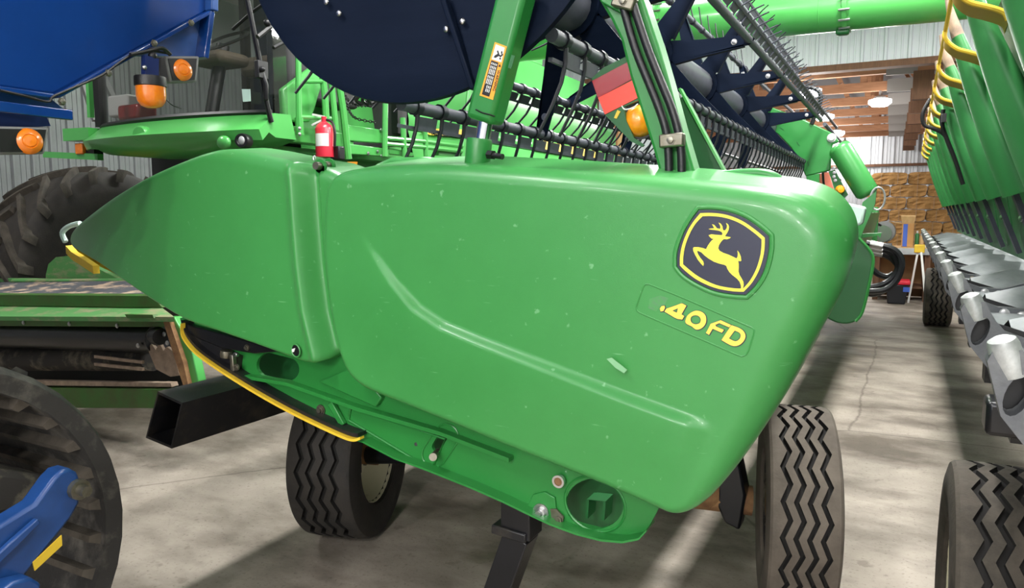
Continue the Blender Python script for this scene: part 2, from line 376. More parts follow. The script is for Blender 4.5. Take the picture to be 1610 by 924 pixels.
for i, ty in enumerate(TY):
    t = thing('roof_truss', 'timber roof truss with gusset plates, %s from the white panel wall' % ORD[i], 'truss', (-1, ty, 4.0), 'trusses over the far bay'); t['kind'] = 'structure'
    mb = MB(); mb.bb((XL+.05, ty-.05, 3.86), (XR-.05, ty+.05, 4.03)); obj('bottom_chord', mb, 'wood', t)
    mb = MB(); mb.beam((XL+.1, ty, 4.3), (-3.2, ty, 7.9), .1, .2); obj('top_chord', mb, 'wood_dark', t)
    mb = MB(); mb.beam((XR-.1, ty, 4.3), (-3.2, ty, 7.9), .1, .2); obj('top_chord', mb, 'wood_dark', t)
    xs = [XL+1.2+2.0*k for k in range(8)]
    for k, x in enumerate(xs):
        zt = 4.3+3.55*(1-abs(x+3.2)/9.3); zt2 = 4.3+3.55*(1-min(1, abs(x+1.2+3.2)/9.7))
        mb = MB(); mb.bb((x-.06, ty-.04, 4.03), (x+.06, ty+.04, zt)); obj('web', mb, 'wood', t)
        mb = MB(); mb.beam((x, ty+.02, zt-.15), (x+1.6, ty+.02, 4.05), .09, .09); obj('web', mb, 'wood', t)
    gx = P(1412, 160, Y=ty).x
    mb = MB(); mb.bb((gx-.2, ty-.065, 3.82), (gx+.26, ty-.05, 4.06)); obj('gusset_plate', mb, 'galvanised', t)
    mb = MB(); mb.bb((gx+.2, ty-.07, 3.4), (gx+.5, ty+.08, 3.86)); obj('post_cap', mb, 'wood_dark', t)
# long brown plank wall of the loft on the right of the bay
pb = P(1455, 180, Y=16)
# bright lamps hung in the truss bay
for i, (px, py, Yl, lab) in enumerate(((1273, 131, 14.0, 'bright round lamp under the trusses, nearest the green auger'), (1297, 165, 17.8, 'bright round lamp under the trusses, second along the row'), (1316, 195, 21.6, 'bright round lamp under the trusses, third along the row'),
        (1329, 211, 25.2, 'bright round lamp under the trusses, farthest and lowest in the row'), (1384, 152, 15.9, 'bright lamp right of the row, beside the gusset plates'), (1264, 157, 19.7, 'pair-like bright lamp left of the lamp row, above the black hose'))):
    p = P(px, py, Y=Yl); p.z = 3.66; t = thing('hanging_lamp', lab, 'lamp', (p.x, p.y, p.z+.1), 'lamps in the truss bay')
    obj('bulb', MB().lathe([(0, -.1), (.14, -.085), (.2, -.03), (.2, .03), (.1, .06)], p, (0, 0, 1), 20), 'light_white', t)
    obj('housing', MB().lathe([(.12, .05), (.1, .09), (.03, .12), (.03, .2), (0, .2)], p, (0, 0, 1), 20), 'galvanised', t)
    obj('cord', MB().cyl(p+V((0, 0, .1)), (p.x, p.y, 3.87), .008, 6), 'black_plain', t)
    ld = bpy.data.lights.new('bay_light', 'POINT'); ld.energy = 85; ld.shadow_soft_size = .2; ld.color = (1, .97, .93)
    lo = bpy.data.objects.new('lamp_light', ld); C.objects.link(lo); lo.parent = t; lo.location = (0, 0, -.38)
# strip lights of the near hall, and those added for extra light
WHERE = ['behind the camera over the cart track, added for extra light', 'behind the camera to the right, added for extra light', 'far behind the camera on the left, added for extra light', 'far behind the camera on the right, added for extra light', 'over the header end shield',
         'over the near corn head rows', 'by the right wall', 'over the blue cart hopper', 'between cab and header reel', 'above the corn head snouts', 'over the far side of the combine',
         'above the unloading auger', 'above the far end of the corn head', 'over the aisle near the reel, added for extra light', 'over the aisle by the auger, added for extra light']
for i, (x, y, z, pw) in enumerate(LAMPS):
    t = thing('strip_light', 'white ceiling strip light '+WHERE[i], 'light', (x, y, ZC), 'strip lights of the hall')
    obj('housing', MB().bb((x-.17, y-.75, z+.05), (x+.17, y+.75, ZC-.005)), 'white', t)
    obj('diffuser', MB().bb((x-.15, y-.73, z+.02), (x+.15, y+.73, z+.05)), 'light_white', t)
    ld = bpy.data.lights.new('strip_light', 'AREA'); ld.shape = 'RECTANGLE'; ld.size = .3; ld.size_y = 1.46; ld.energy = pw; ld.color = (1, .985, .96)
    lo = bpy.data.objects.new('lamp_light', ld); C.objects.link(lo); lo.parent = t; lo.location = (0, 0, z-ZC-.01)
# ---------------------------------------------------------------- straw bales
def bale_mesh():
    mb = MB(); mb.bb((-.422, -.22, -.156), (.422, .22, .156)); me = mb.mesh('bale', 'straw', False); bm = bmesh.new(); bm.from_mesh(me)
    bmesh.ops.subdivide_edges(bm, edges=bm.edges, cuts=5, use_grid_fill=True)
    rr = random.Random(3)
    for v in bm.verts: v.co += V((rr.uniform(-.02, .008), rr.uniform(-.03, .03), rr.uniform(-.012, .005)))-v.co*(.10 if abs(v.co.x) > .35 and abs(v.co.z) > .12 else 0)
    bm.to_mesh(me); bm.free(); return me
bm_ = bale_mesh(); band = MB()
for s in (0,): band.tube([V((s, -.235, -.155)), V((s, -.235, .155)), V((s, .235, .155)), V((s, .235, -.155)), V((s, -.235, -.155))], .006, 5)
bandm = band.mesh('twine', 'tan_dust')
BY = 22.5; left = P(1372, 300, Y=BY).x
for r in range(8):
    for c in range(5):
        x = left+.2+.87*c+(.4 if r % 2 else 0)-.2; z = .165+.328*r
        t = thing('straw_bale', 'straw bale in the %s row from the top, %s from the left' % (ORD[7-r], ORD[c]), 'bale', (x, BY+random.uniform(-.06, .06), z-.165), 'bales stacked by the far wall')
        o = inst('bale', bm_, t, (x, t.location.y, z)); [inst('twine', bandm, t, (x+s, t.location.y, z)) for s in (-.2, .2)]
# ---------------------------------------------------------------- workbench and what is on it
BYY = 14.6; bl = P(1372, 395, Y=BYY); br = P(1500, 395, Y=BYY); zt = P(1420, 389, Y=BYY).z
t = thing('workbench', 'wooden workbench with grey top edge in front of the straw bales', 'workbench', (0, BYY+.4, 0))
obj('bench_top', MB().bb((bl.x, BYY, zt-.06), (br.x, BYY+.8, zt)), 'wood_pale', t)
obj('front_rail', MB().bb((bl.x, BYY-.03, zt-.12), (P(1463, 395, Y=BYY).x, BYY, zt-.01)), 'bench_grey', t)
obj('back_panel', MB().bb((bl.x, BYY+.76, .02), (br.x, BYY+.8, zt-.06)), 'cardboard_dark', t)
for x in (bl.x+.03, (bl.x+br.x)/2+.2, br.x-.06):
    for yy in (BYY+.04, BYY+.7): obj('leg', MB().bb((x, yy, 0), (x+.09, yy+.09, zt-.06)), 'wood_dark', t)
obj('lower_shelf', MB().bb((bl.x, BYY+.1, .22), (br.x, BYY+.76, .26)), 'wood_dark', t)
def carton(label, x0, x1, y0, y1, yy, dep, m='cardboard', flaps=True, tape=None):
    a = P(x0, y1, Y=yy); b = P(x1, y0, Y=yy); zb = zt+.001; h = b.z-a.z
    t = thing('cardboard_box', label, 'box', ((a.x+b.x)/2, yy+dep/2, zb), 'boxes on the workbench')
    mb = MB(); th = .008
    mb.bb((a.x, yy, zb), (b.x, yy+th, zb+h)); mb.bb((a.x, yy+dep-th, zb), (b.x, yy+dep, zb+h)); mb.bb((a.x, yy, zb), (a.x+th, yy+dep, zb+h)); mb.bb((b.x-th, yy, zb), (b.x, yy+dep, zb+h)); mb.bb((a.x, yy, zb), (b.x, yy+dep, zb+th))
    obj('carton', mb, m, t)
    if flaps:
        obj('flap', MB().prism([(a.x, yy, zb+h), (b.x, yy, zb+h), (b.x+.02, yy-.06, zb+h+.13), (a.x-.03, yy-.06, zb+h+.13)], (0, .006, .003)), 'wood_pale', t)
        obj('flap', MB().prism([(a.x, yy+dep, zb+h), (b.x, yy+dep, zb+h), (b.x+.02, yy+dep+.08, zb+h+.14), (a.x-.03, yy+dep+.08, zb+h+.14)], (0, .006, 0)), 'wood_pale', t)
        obj('flap', MB().prism([(a.x, yy, zb+h), (a.x, yy+dep, zb+h), (a.x-.16, yy+dep, zb+h+.02), (a.x-.16, yy, zb+h+.02)], (0, 0, .006)), 'wood_pale', t)
    if tape:
        c0 = P(tape[0], y1, Y=yy).x; c1 = P(tape[1], y1, Y=yy).x
        obj('tape_band', MB().bb((c0, yy-.004, zb+.01), (c1, yy, zb+h-.01)), 'tape_blue', t)
    return t
carton('open cardboard carton with a blue stripe on the workbench', 1417, 1438, 342, 379, BYY+.2, .35, tape=(1419, 1426))
carton('small plain closed carton at the left end of the workbench', 1376, 1391, 345, 370, BYY+.45, .25, 'salmon', False)
carton('low brown carton behind the right end of the workbench', 1449, 1466, 348, 372, BYY+.5, .25, 'cardboard_dark', False)
# chop saw
s0 = P(1398, 384, Y=BYY+.05); t = thing('chop_saw', 'grey chop saw with round blade guard on the workbench', 'saw', (s0.x, BYY+.2, zt))
cx, cy, cz = P(1388, 366, Y=BYY+.2)
obj('saw_base', MB().bb((cx-.16, BYY+.02, zt), (cx+.16, BYY+.4, zt+.06)), 'cast_grey', t, bevel=.01)
obj('blade_guard', MB().lathe([(0, -.05), (.16, -.05), (.19, -.03), (.19, .03), (.16, .05), (0, .05)], (cx+.02, cy, cz+.02), (0.2, 1, 0), 24), 'interior_grey', t)
obj('blade', MB().lathe([(0, -.003), (.15, -.003), (.15, .003), (0, .003)], (cx-.0, cy-.075, cz-.01), (0.2, 1, 0), 24), 'steel', t)
obj('motor', MB().cyl((cx-.2, cy+.05, cz+.1), (cx-.02, cy+.05, cz+.06), .06, 14), 'yellow', t)
obj('handle', MB().tube([(cx-.25, cy-.1, cz+.16), (cx-.15, cy-.1, cz+.2), (cx-.02, cy-.05, cz+.12)], .02, 8), 'black_plain', t)
# little cans on the bench
for px, py0, py1, mm, lab in ((1442, 338, 347, 'snout_green', 'green spray can behind the open carton'), (1368, 357, 377, 'label_white', 'white can beside the chop saw'), (1449, 338, 352, 'wood_pale', 'pale yellow bottle right of the open carton'), (1458, 365, 386, 'label_white', 'white bottle at the right end of the bench')):
    b = P(px, 380, Y=BYY+.3); h = .28 if py1-py0 < 12 else .24
    t = thing('can', lab, 'can', (b.x, BYY+.62 if py1-py0 < 12 else BYY+.3, zt+.001), 'cans on the workbench'); c = t.location
    obj('body', MB().lathe([(0, 0), (.035, 0), (.035, h*.75), (.02, h*.85), (0, h*.85)], c, (0, 0, 1), 14), mm, t); obj('cap', MB().cyl(c+V((0, 0, h*.85)), c+V((0, 0, h)), .018, 10), 'white', t)
# tote under the bench
a = P(1393, 452, Y=BYY-.55); b = P(1429, 430, Y=BYY-.55); t = thing('storage_tote', 'black plastic storage tote with a red lid in front of the bench', 'tote', ((a.x+b.x)/2, BYY-.3, 0))
hz = .34; obj('bin', MB().add([(a.x+.03, BYY-.52, 0), (b.x-.03, BYY-.52, 0), (b.x-.03, BYY-.1, 0), (a.x+.03, BYY-.1, 0), (a.x, BYY-.55, hz), (b.x, BYY-.55, hz), (b.x, BYY-.07, hz), (a.x, BYY-.07, hz)], [(0, 1, 2, 3), (4, 5, 6, 7), (0, 1, 5, 4), (1, 2, 6, 5), (2, 3, 7, 6), (3, 0, 4, 7)]), 'tote_black', t, bevel=.02)
obj('lid', MB().bb((a.x-.03, BYY-.58, hz), (b.x+.03, BYY-.04, hz+.06)), 'tote_red', t, bevel=.015)
obj('sticker', MB().bb((a.x+.26, BYY-.562, hz-.12), (a.x+.36, BYY-.551, hz-.04)), 'tape_blue', t)
# yellow support stand with white leg
s1 = P(1446, 385, Y=BYY-.25); s2 = P(1458, 452, Y=BYY-.5); t = thing('roller_stand', 'tripod work stand with white legs and yellow head before the bench', 'stand', (s1.x, BYY-.3, 0))
obj('stand_head', MB().box((s1.x, BYY-.3, s1.z-.06), (.16, .1, .14)), 'yellow', t, bevel=.015)
for d in ((.14, -.18), (-.12, .12), (.16, .16)): obj('leg', MB().beam((s1.x+d[0]*.2, BYY-.3+d[1]*.2, s1.z-.12), (s1.x+d[0], BYY-.3+d[1], .0), .05, .03), 'label_white', t)
# plywood and lumber leaning at the wall behind the combine
a = P(943, 268, Y=12.4); b = P(970, 190, Y=12.4)
t = thing('plywood_sheet', 'pale plywood sheet leaning on the wall behind the reel', 'plywood', ((a.x+b.x)/2, 12.5, 0))
obj('sheet', MB().prism([(a.x, 12.3, 0), (b.x, 12.3, 0), (b.x, 12.8, b.z), (a.x, 12.8, b.z)], (0, .03, 0)), 'wood_pale', t); obj('batten', MB().prism([((a.x+b.x)/2-.05, 12.28, 0), ((a.x+b.x)/2+.05, 12.28, 0), ((a.x+b.x)/2+.05, 12.78, b.z), ((a.x+b.x)/2-.05, 12.78, b.z)], (0, -.02, 0)), 'wood', t)
# ================================================================ DRAPER HEADER: the near end
import numpy as np
Y0 = 1.70
hd = thing('draper_header', 'green draper header with dented end shield and 40FD decal, standing on two transport wheels', 'header', (-1.3, 4.0, 0))
def poly_sd(px, pz, line):
    """distance to polyline and signed side (+ = right of travel)"""
    best = np.full(px.shape, 1e9); side = np.zeros(px.shape); tt = np.zeros(px.shape); n = len(line)-1
    for i in range(n):
        ax, az = line[i]; bx, bz = line[i+1]; dx, dz = bx-ax, bz-az; L = dx*dx+dz*dz+1e-12
        t = np.clip(((px-ax)*dx+(pz-az)*dz)/L, 0, 1); qx = px-ax-t*dx; qz = pz-az-t*dz; d = np.hypot(qx, qz)
        s = -np.sign(dx*(pz-az)-dz*(px-ax)); m = d < best
        best = np.where(m, d, best); side = np.where(m, s, side); tt = np.where(m, (i+t)/n, tt)
    return best, side, tt
def sstep(x, a, b): t = np.clip((x-a)/(b-a), 0, 1); return t*t*(3-2*t)
def shell(name, out, yfun, m, parent, center, depth, rise, N=560, K=120, power=1.4, yproj=None):
    """moulded panel: outline in the plane of the header end, face relief yfun(x,z), rounded rim, depth running inboard"""
    pts = []
    for px, py, R in out:
        Y = Y0
        for _ in range(4): p = P(px, py, Y=Y); Y = Y0+float((yproj or yfun)(np.array([p.x]), np.array([p.z]))[0])
        pts.append(V((p.x, R, p.z)))
    sp = spline(pts, 10, True); sp.append(sp[0].copy())
    seg = [math.hypot(sp[i+1].x-sp[i].x, sp[i+1].z-sp[i].z) for i in range(len(sp)-1)]; tot = sum(seg); res = []; acc = 0; j = 0
    for i in range(N):
        d = tot*i/N
        while acc+seg[j] < d: acc += seg[j]; j += 1
        t = (d-acc)/max(seg[j], 1e-9); res.append(sp[j].lerp(sp[j+1], t))
    ox = np.array([p.x for p in res]); oz = np.array([p.z for p in res]); oR = np.array([max(.004, p.y) for p in res])
    c = P(center[0], center[1], Y=Y0)
    s = 1-(np.arange(K+1)/K)**power; s[-1] = 0.004
    gx = c.x+(ox[None]-c.x)*s[:, None]; gz = c.z+(oz[None]-c.z)*s[:, None]
    d2 = np.full(gx.shape, 1e9); Rr = np.zeros(gx.shape)
    for i in range(N):
        a = (ox[i], oz[i]); b = (ox[(i+1) % N], oz[(i+1) % N]); dx, dz = b[0]-a[0], b[1]-a[1]; L = dx*dx+dz*dz+1e-12
        t = np.clip(((gx-a[0])*dx+(gz-a[1])*dz)/L, 0, 1); d = np.hypot(gx-a[0]-t*dx, gz-a[1]-t*dz); mk = d < d2
        d2 = np.where(mk, d, d2); Rr = np.where(mk, oR[i], Rr)
    q = np.clip(Rr-d2, 0, None); rnd = Rr-np.sqrt(np.clip(Rr*Rr-q*q, 0, None))
    Yv = Y0+yfun(gx, gz)+rnd
    rows = []
    zc = c.z; rim = [V((gx[0, i], Yv[0, i], gz[0, i])) for i in range(N)]
    for k in (1, .66, .33, .1):
        rows.append([V((p.x, p.y+depth*k, p.z+(rise*k if oz[i] > zc else 0))) for i, p in enumerate(rim)])
    for k in range(K+1): rows.append([V((gx[k, i], Yv[k, i], gz[k, i])) for i in range(N)])
    mb = MB(); mb.grid([r+[r[0]] for r in rows])
    mb.f.append(tuple(len(mb.v)-1-i for i in range(N+1)))
    me = mb.mesh(name, m, True, 60)
    bm = bmesh.new(); bm.from_mesh(me); bmesh.ops.remove_doubles(bm, verts=bm.verts, dist=.0002); bm.to_mesh(me); bm.free(); me.shade_smooth()
    return obj(name, me, m, parent)
T_, R_, B_, L_ = .055, .085, .022, .02
out = [(509, 315, L_), (515, 288, L_), (530, 271, .03), (560, 262, T_), (620, 257, T_), (700, 254, T_), (800, 259, T_), (900, 265, T_), (1000, 272, T_), (1100, 280, T_), (1190, 289, T_), (1250, 298, .07),
       (1295, 315, R_), (1325, 345, R_), (1338, 382, R_), (1334, 425, R_), (1312, 478, R_), (1272, 550, R_), (1231, 625, R_), (1190, 690, .075), (1150, 745, .06), (1112, 788, .045), (1082, 807, .03), (1055, 810, B_), (1025, 798, B_), (980, 778, B_),
       (900, 745, B_), (800, 705, B_), (700, 664, B_), (625, 634, B_), (575, 613, B_), (550, 594, B_), (535, 568, B_), (524, 528, L_), (513, 460, L_), (507, 390, L_)]
xz = lambda l: [(P(a, b, Y=Y0).x, P(a, b, Y=Y0).z) for a, b in l]
crease = xz([(560, 350), (590, 392), (625, 440), (660, 478), (700, 505), (760, 530), (870, 572), (980, 614), (1085, 652), (1130, 668)])
def y_shield(x, z):
    d, s, t = poly_sd(x, z, crease); sd = d*s
    amp = sstep(t, .0, .35)*(1-sstep(t, .86, 1.0))
    st = sstep(sd, -.004, .026)*(1-sstep(sd, .03, .3))
    return -.020*amp*st
shield = shell('end_shield', out, y_shield, 'poly_green', hd, (900, 520), .16, .03)
so = [(102, 374, .012), (110, 358, .02), (140, 333, .03), (180, 305, .03), (230, 276, .03), (280, 252, .04), (315, 239, .04), (345, 233, .045), (385, 238, .045), (430, 247, .045), (470, 256, .045), (505, 268, .04), (524, 290, .02), (528, 340, .012), (528, 420, .012), (526, 490, .012), (521, 540, .015), (512, 560, .02),
      (498, 570, .02), (480, 570, .015), (455, 561, .012), (400, 541, .012), (340, 520, .012), (292, 503, .012), (248, 478, .012), (200, 446, .012), (155, 415, .012), (120, 396, .012), (106, 388, .012)]
ridge = xz([(450, 240), (455, 290), (459, 350), (465, 420), (474, 490), (487, 545), (496, 585)])
def y_tip(x, z):
    xt = P(290, 400, Y=Y0).x; xl = P(100, 380, Y=Y0+.28).x
    return .014+.27*np.clip((xt-x)/(xt-xl), 0, 1.2)**1.9
def y_snout(x, z):
    zz = [p[1] for p in reversed(ridge)]; xx = [p[0] for p in reversed(ridge)]; sd = x-np.interp(z, zz, xx)     # + to the right of the ridge
    xt = P(290, 400, Y=Y0).x; xl = P(100, 380, Y=Y0+.28).x
    k = np.clip((xt-x)/(xt-xl), 0, 1.2)
    gro = sstep(sd, .0, .05)*.055-.012*sstep(sd, .055, .075)
    return .014+.27*k**1.9+gro-.011*np.exp(-((sd+.004)/.02)**2)
snout = shell('divider_snout', so, y_snout, 'poly_green', hd, (370, 400), .14, .015, yproj=y_tip)
# yellow wear edge and pale tip cap of the snout
mb = MB(); yy = Y0+.27
mb.strip(PP([(103, 386), (112, 396), (125, 404), (137, 412), (146, 418)], Y=yy), (0, .03, 0), (0, 0, -.035)); obj('tip_wear_edge', mb, 'yellow', hd)
mb = MB(); mb.tube(spline(PP([(103, 380), (98, 366), (108, 356), (126, 351)], Y=Y0+.34), 4), .012, 8); obj('tip_guard', mb, 'mint', hd)
# sight hole low in the snout
hc = P(465, 551, Y=Y0+.004)
mb = MB(); rp = ring_pts(hc, .0175, 24, rz=.0205, rot=.35); mb.tube(rp+[rp[0]], .0025, 6, False); obj('sight_hole_rim', mb, 'poly_green', snout)
mb = MB(); mb.prism(ring_pts(hc, .017, 24, rz=.02, rot=.35), (0, .002, 0)); obj('sight_hole', mb, 'black_plain', snout)
mb = MB(); mb.prism(PP([(458, 549), (464, 547), (462, 553), (458, 554)], Y=Y0+.003), (0, .001, 0)); obj('sight_hole_chip', mb, 'white', snout)
# slot flange on top of the snout
mb = MB(); mb.strip(spline(PP([(428, 239), (455, 243), (480, 252), (497, 262)], Y=Y0+.16), 5), (0, .015, 0), (0, 0, -.045)); obj('top_flange', mb, 'poly_green', snout)
mb = MB(); mb.prism(PP([(428, 240), (445, 244), (450, 252), (434, 248)], Y=Y0+.155), (0, .004, 0)); obj('top_slot', mb, 'rust', snout)
# ---- emblem
def off_poly(pts, d):
    n = len(pts); o = []; ar = sum(pts[i].x*pts[(i+1) % n].z-pts[(i+1) % n].x*pts[i].z for i in range(n)); sg = 1 if ar > 0 else -1
    for i in range(n):
        a, b, c = pts[i-1], pts[i], pts[(i+1) % n]; e1 = (b-a).normalized(); e2 = (c-b).normalized()
        n1 = V((e1.z, 0, -e1.x))*sg; n2 = V((e2.z, 0, -e2.x))*sg; m = n1+n2
        m = m.normalized() if m.length > .2 else n1; k = 1/max(.5, m.dot(n1)); o.append(b+m*d*k)
    return o
def em(l, dy=0): return [P(1055+a/6.159, 320+b/6.159, Y=Y0)+V((0, dy, 0)) for a, b in l]
def smooth2(l, corners, n=5):
    """2-D loop splined between its sharp corners"""
    k = len(l); out_ = []
    if not corners: return [(p.x, p.y) for p in spline([V((a, b, 0)) for a, b in l], n, True)]
    for i, c in enumerate(corners):
        e = corners[(i+1) % len(corners)]; e = e if e > c else e+k
        out_ += [(p.x, p.y) for p in spline([V((l[j % k][0], l[j % k][1], 0)) for j in range(c, e+1)], n)[:-1]]
    return out_
navy = [(275, 65), (400, 62), (560, 85), (720, 145), (860, 240), (948, 318), (945, 450), (900, 640), (820, 780), (725, 878), (600, 870), (430, 840), (260, 765), (130, 680), (65, 603), (70, 470), (130, 290), (210, 150)]
navy = smooth2(navy, [0, 5, 9, 14]); mb = MB(); mb.prism(em(navy, -.0045), (0, .006, 0)); emb = obj('emblem', mb, 'decal_navy', shield, label='navy shield emblem with a leaping yellow deer')
mb = MB(); bz = off_poly(em(navy, -.0005), .0065); mb.tube(bz+[bz[0], bz[1]], .0055, 8, False); obj('emblem_bezel', mb, 'poly_green', shield)
yo = [(290, 92), (390, 90), (500, 100), (610, 130), (720, 182), (840, 268), (912, 330), (910, 420), (895, 520), (855, 645), (790, 760), (708, 850), (600, 845), (430, 812), (270, 742), (160, 662), (92, 597), (95, 500), (118, 390), (165, 270), (220, 178)]
yi = [(310, 122), (390, 120), (495, 130), (600, 158), (705, 208), (815, 287), (882, 345), (880, 420), (866, 515), (828, 635), (768, 745), (703, 820), (600, 816), (440, 785), (285, 712), (185, 640), (122, 585), (126, 500), (147, 395), (192, 280), (245, 192)]
yo = smooth2(yo, [0, 6, 11, 16]); yi = smooth2(yi, [0, 6, 11, 16]); mb = MB(); mb.plate([em(yo, -.006), list(reversed(em(yi, -.006)))], (0, .0015, 0)); obj('emblem_border', mb, 'decal_yellow', shield, smooth=False)
deer = [(370, 305), (395, 296), (430, 300), (470, 303), (498, 305), (505, 290), (495, 272), (470, 262), (430, 255), (400, 252), (368, 246), (395, 240), (425, 237), (415, 220), (403, 198), (425, 207), (440, 225), (448, 237), (480, 245), (485, 225), (478, 205), (466, 183), (488, 195), (503, 220), (506, 245), (512, 258), (530, 258), (545, 235), (548, 212), (538, 187),
        (558, 200), (567, 225), (562, 255), (550, 280), (535, 303), (528, 315), (560, 320), (585, 325), (570, 337), (545, 345), (520, 342), (505, 350), (485, 375), (470, 400), (462, 430), (475, 455), (510, 475), (560, 492), (610, 515), (640, 530), (650, 510), (652, 480), (648, 452), (665, 475), (680, 510), (685, 552), (672, 556), (655, 550),
        (660, 580), (660, 620), (658, 655), (668, 690), (690, 725), (705, 755), (708, 785), (700, 822), (683, 818), (682, 790), (670, 755), (645, 725), (600, 690), (570, 660), (552, 630), (540, 600), (520, 590), (470, 578), (420, 560), (370, 530), (330, 500), (300, 470), (265, 455), (258, 462), (268, 490), (290, 525), (315, 555), (323, 580), (318, 602), (295, 578), (265, 540), (240, 495), (222, 455), (220, 430), (228, 420), (270, 420), (310, 428), (345, 440), (360, 410), (380, 380), (400, 355), (420, 342), (400, 338), (385, 325)]
mb = MB(); mb.plate([em(deer, -.006)], (0, .0015, 0)); obj('leaping_deer', mb, 'decal_yellow', shield, smooth=False)
# ---- model decal
def lt(l, dy=0): return [P(995+a/7.7, 440+b/7.7, Y=Y0)+V((0, dy, 0)) for a, b in l]
pan = [(40, 330), (75, 235), (125, 85), (155, 52), (200, 52), (520, 180), (850, 320), (1150, 450), (1430, 570), (1472, 605), (1460, 670), (1400, 860), (1370, 905), (1320, 925), (1250, 900), (850, 725), (450, 555), (90, 400), (50, 370)]
l = lt(pan); mb = MB(); mb.tube(l+[l[0], l[1]], .0022, 6, False); obj('label_panel_edge', mb, 'poly_green', shield)
chars = {'numeral_four': ([(385, 380), (410, 345), (500, 315), (580, 285), (600, 282), (650, 310), (590, 415), (625, 435), (600, 478), (545, 470), (510, 455)], [(480, 370), (550, 340), (535, 395)]),
         'numeral_zero': ([(638, 500), (650, 455), (672, 420), (720, 385), (770, 370), (820, 378), (860, 402), (885, 440), (890, 490), (880, 530), (855, 565), (815, 592), (765, 597), (715, 560), (655, 530)], [(700, 475), (715, 440), (760, 425), (805, 440), (825, 480), (810, 520), (760, 535), (715, 515)]),
         'letter_f': ([(888, 640), (945, 528), (1065, 485), (1190, 543), (1168, 572), (1050, 520), (1000, 540), (1010, 562), (1105, 602), (1080, 637), (968, 588), (925, 662)], None),
         'letter_d': ([(1075, 725), (1195, 545), (1290, 580), (1345, 622), (1365, 680), (1342, 740), (1290, 785), (1230, 798), (1170, 780)], [(1165, 705), (1235, 610), (1290, 635), (1308, 670), (1290, 715), (1240, 740)]),
         'torn_numeral': ([(330, 345), (350, 315), (385, 310), (392, 335), (372, 375), (340, 380)], None)}
for nm, (o_, h_) in chars.items():
    if nm == 'numeral_zero': o_ = smooth2(o_, [], 4); h_ = smooth2(h_, [], 4)
    if nm == 'letter_d': o_ = smooth2(o_, [0, 1], 4); h_ = smooth2(h_, [0, 1], 4)
    po = lt(o_, -.0022); ph = lt(h_, -.0022) if h_ else None
    mb = MB(); mb.plate([po]+([list(reversed(ph))] if ph else []), (0, .001, 0)); obj(nm, mb, 'decal_gold', shield, smooth=False)
    go = [p+V((.0006, .001, -.0006)) for p in off_poly(po, .0016)]
    if ph: hi_ = [p+V((0, .001, 0)) for p in off_poly(ph, -.0016)]
    mb = MB(); mb.plate([go]+([list(reversed(hi_))] if ph else []), (0, .0008, 0)); obj('decal_outline', mb, 'decal_navy', shield, smooth=False)
mb = MB(); mb.prism(lt([(200, 230), (330, 190), (430, 220), (390, 300), (330, 310), (280, 380), (190, 340)], -.0006), (0, .0005, 0)); obj('decal_residue', mb, mat('residue', '55795a', .6, col2='3f9446', nscale=60), shield)
for sc in ([(958, 562), (966, 560), (990, 579), (985, 584), (972, 576)], [(878, 601), (897, 606), (896, 609), (880, 604)]):
    d = -.0185 if sc[0][1] > 560 else 0
    mb = MB(); mb.prism([p+V((0, d-.001, 0)) for p in PP(sc, Y=Y0)], (0, .002, 0)); obj('scuff', mb, mat('scuff_pale', '7db283', .5) if sc[0][0] == 958 else 'dark_green', shield)
# hump of the inner liner behind the shield's top edge
mb = MB(); mb.prism(PP([(575, 275), (590, 257), (612, 247), (670, 246), (690, 252), (720, 275)], Y=Y0+.24), (0, .1, 0)); obj('inner_liner', mb, 'poly_green', hd, bevel=.012)
# ---- lower side frame
YS = Y0+.10
fr = [(283, 500), (288, 522), (312, 552), (350, 580), (400, 610), (450, 640), (500, 667), (545, 688), (570, 696), (620, 722), (665, 738), (700, 752), (740, 768), (790, 790), (835, 812), (865, 826), (905, 841), (945, 851), (978, 854), (1004, 849), (1016, 836), (1034, 802), (1045, 770), (900, 700), (700, 620), (600, 560), (520, 515), (400, 500), (330, 490)]
def rot_slot(cx, cy, hx, hy, a, n=20):
    r = hy; o = []
    for i in range(n):
        t = 2*PI*i/n; x = r*math.cos(t)+(hx-r)*(1 if math.cos(t) > 0 else -1); y = r*math.sin(t); o.append((cx+x*math.cos(a)-y*math.sin(a), cy+x*math.sin(a)+y*math.cos(a)))
    return o
holes = [rot_slot(437, 577, 34, 19, .22), rot_slot(692, 693, 18, 8, -1.05), [(935+46*math.cos(2*PI*i/28), 792+40*math.sin(2*PI*i/28)) for i in range(28)]]
mb = MB(); mb.plate([PP(fr, Y=YS)]+[PP(h, Y=YS) for h in holes], (0, .012, 0)); sf_ = obj('side_frame', mb, 'steel_green', hd, angle=30)
mb = MB(); bot = fr[8:21]; mb.strip(PP(bot, Y=YS-.045), (0, .07, 0), (0, 0, .006)); obj('bottom_flange', mb, 'steel_green', sf_)
mb = MB(); mb.prism(PP([(300, 500), (500, 560), (700, 640), (1000, 770), (1020, 800), (985, 848), (930, 848), (840, 806), (700, 745), (560, 680), (400, 600), (320, 550)], Y=YS+.16), (0, .01, 0)); obj('dark_hole_backing', mb, 'dark_green', hd)  # dark plate added behind the holes so their inside reads as shade
mb = MB(); rp = ring_pts(P(935, 792, Y=YS), .088, 32, rz=.077); mb.tube(rp+[rp[0]], .004, 6, False); obj('access_hole_lip', mb, 'steel_green', sf_)
mb = MB(); mb.strip(PP([(920, 815), (922, 785), (948, 788), (946, 818)], Y=YS+.05), (0, .06, 0), (.008, 0, .002)); obj('hole_bracket', mb, 'dark_green', sf_)
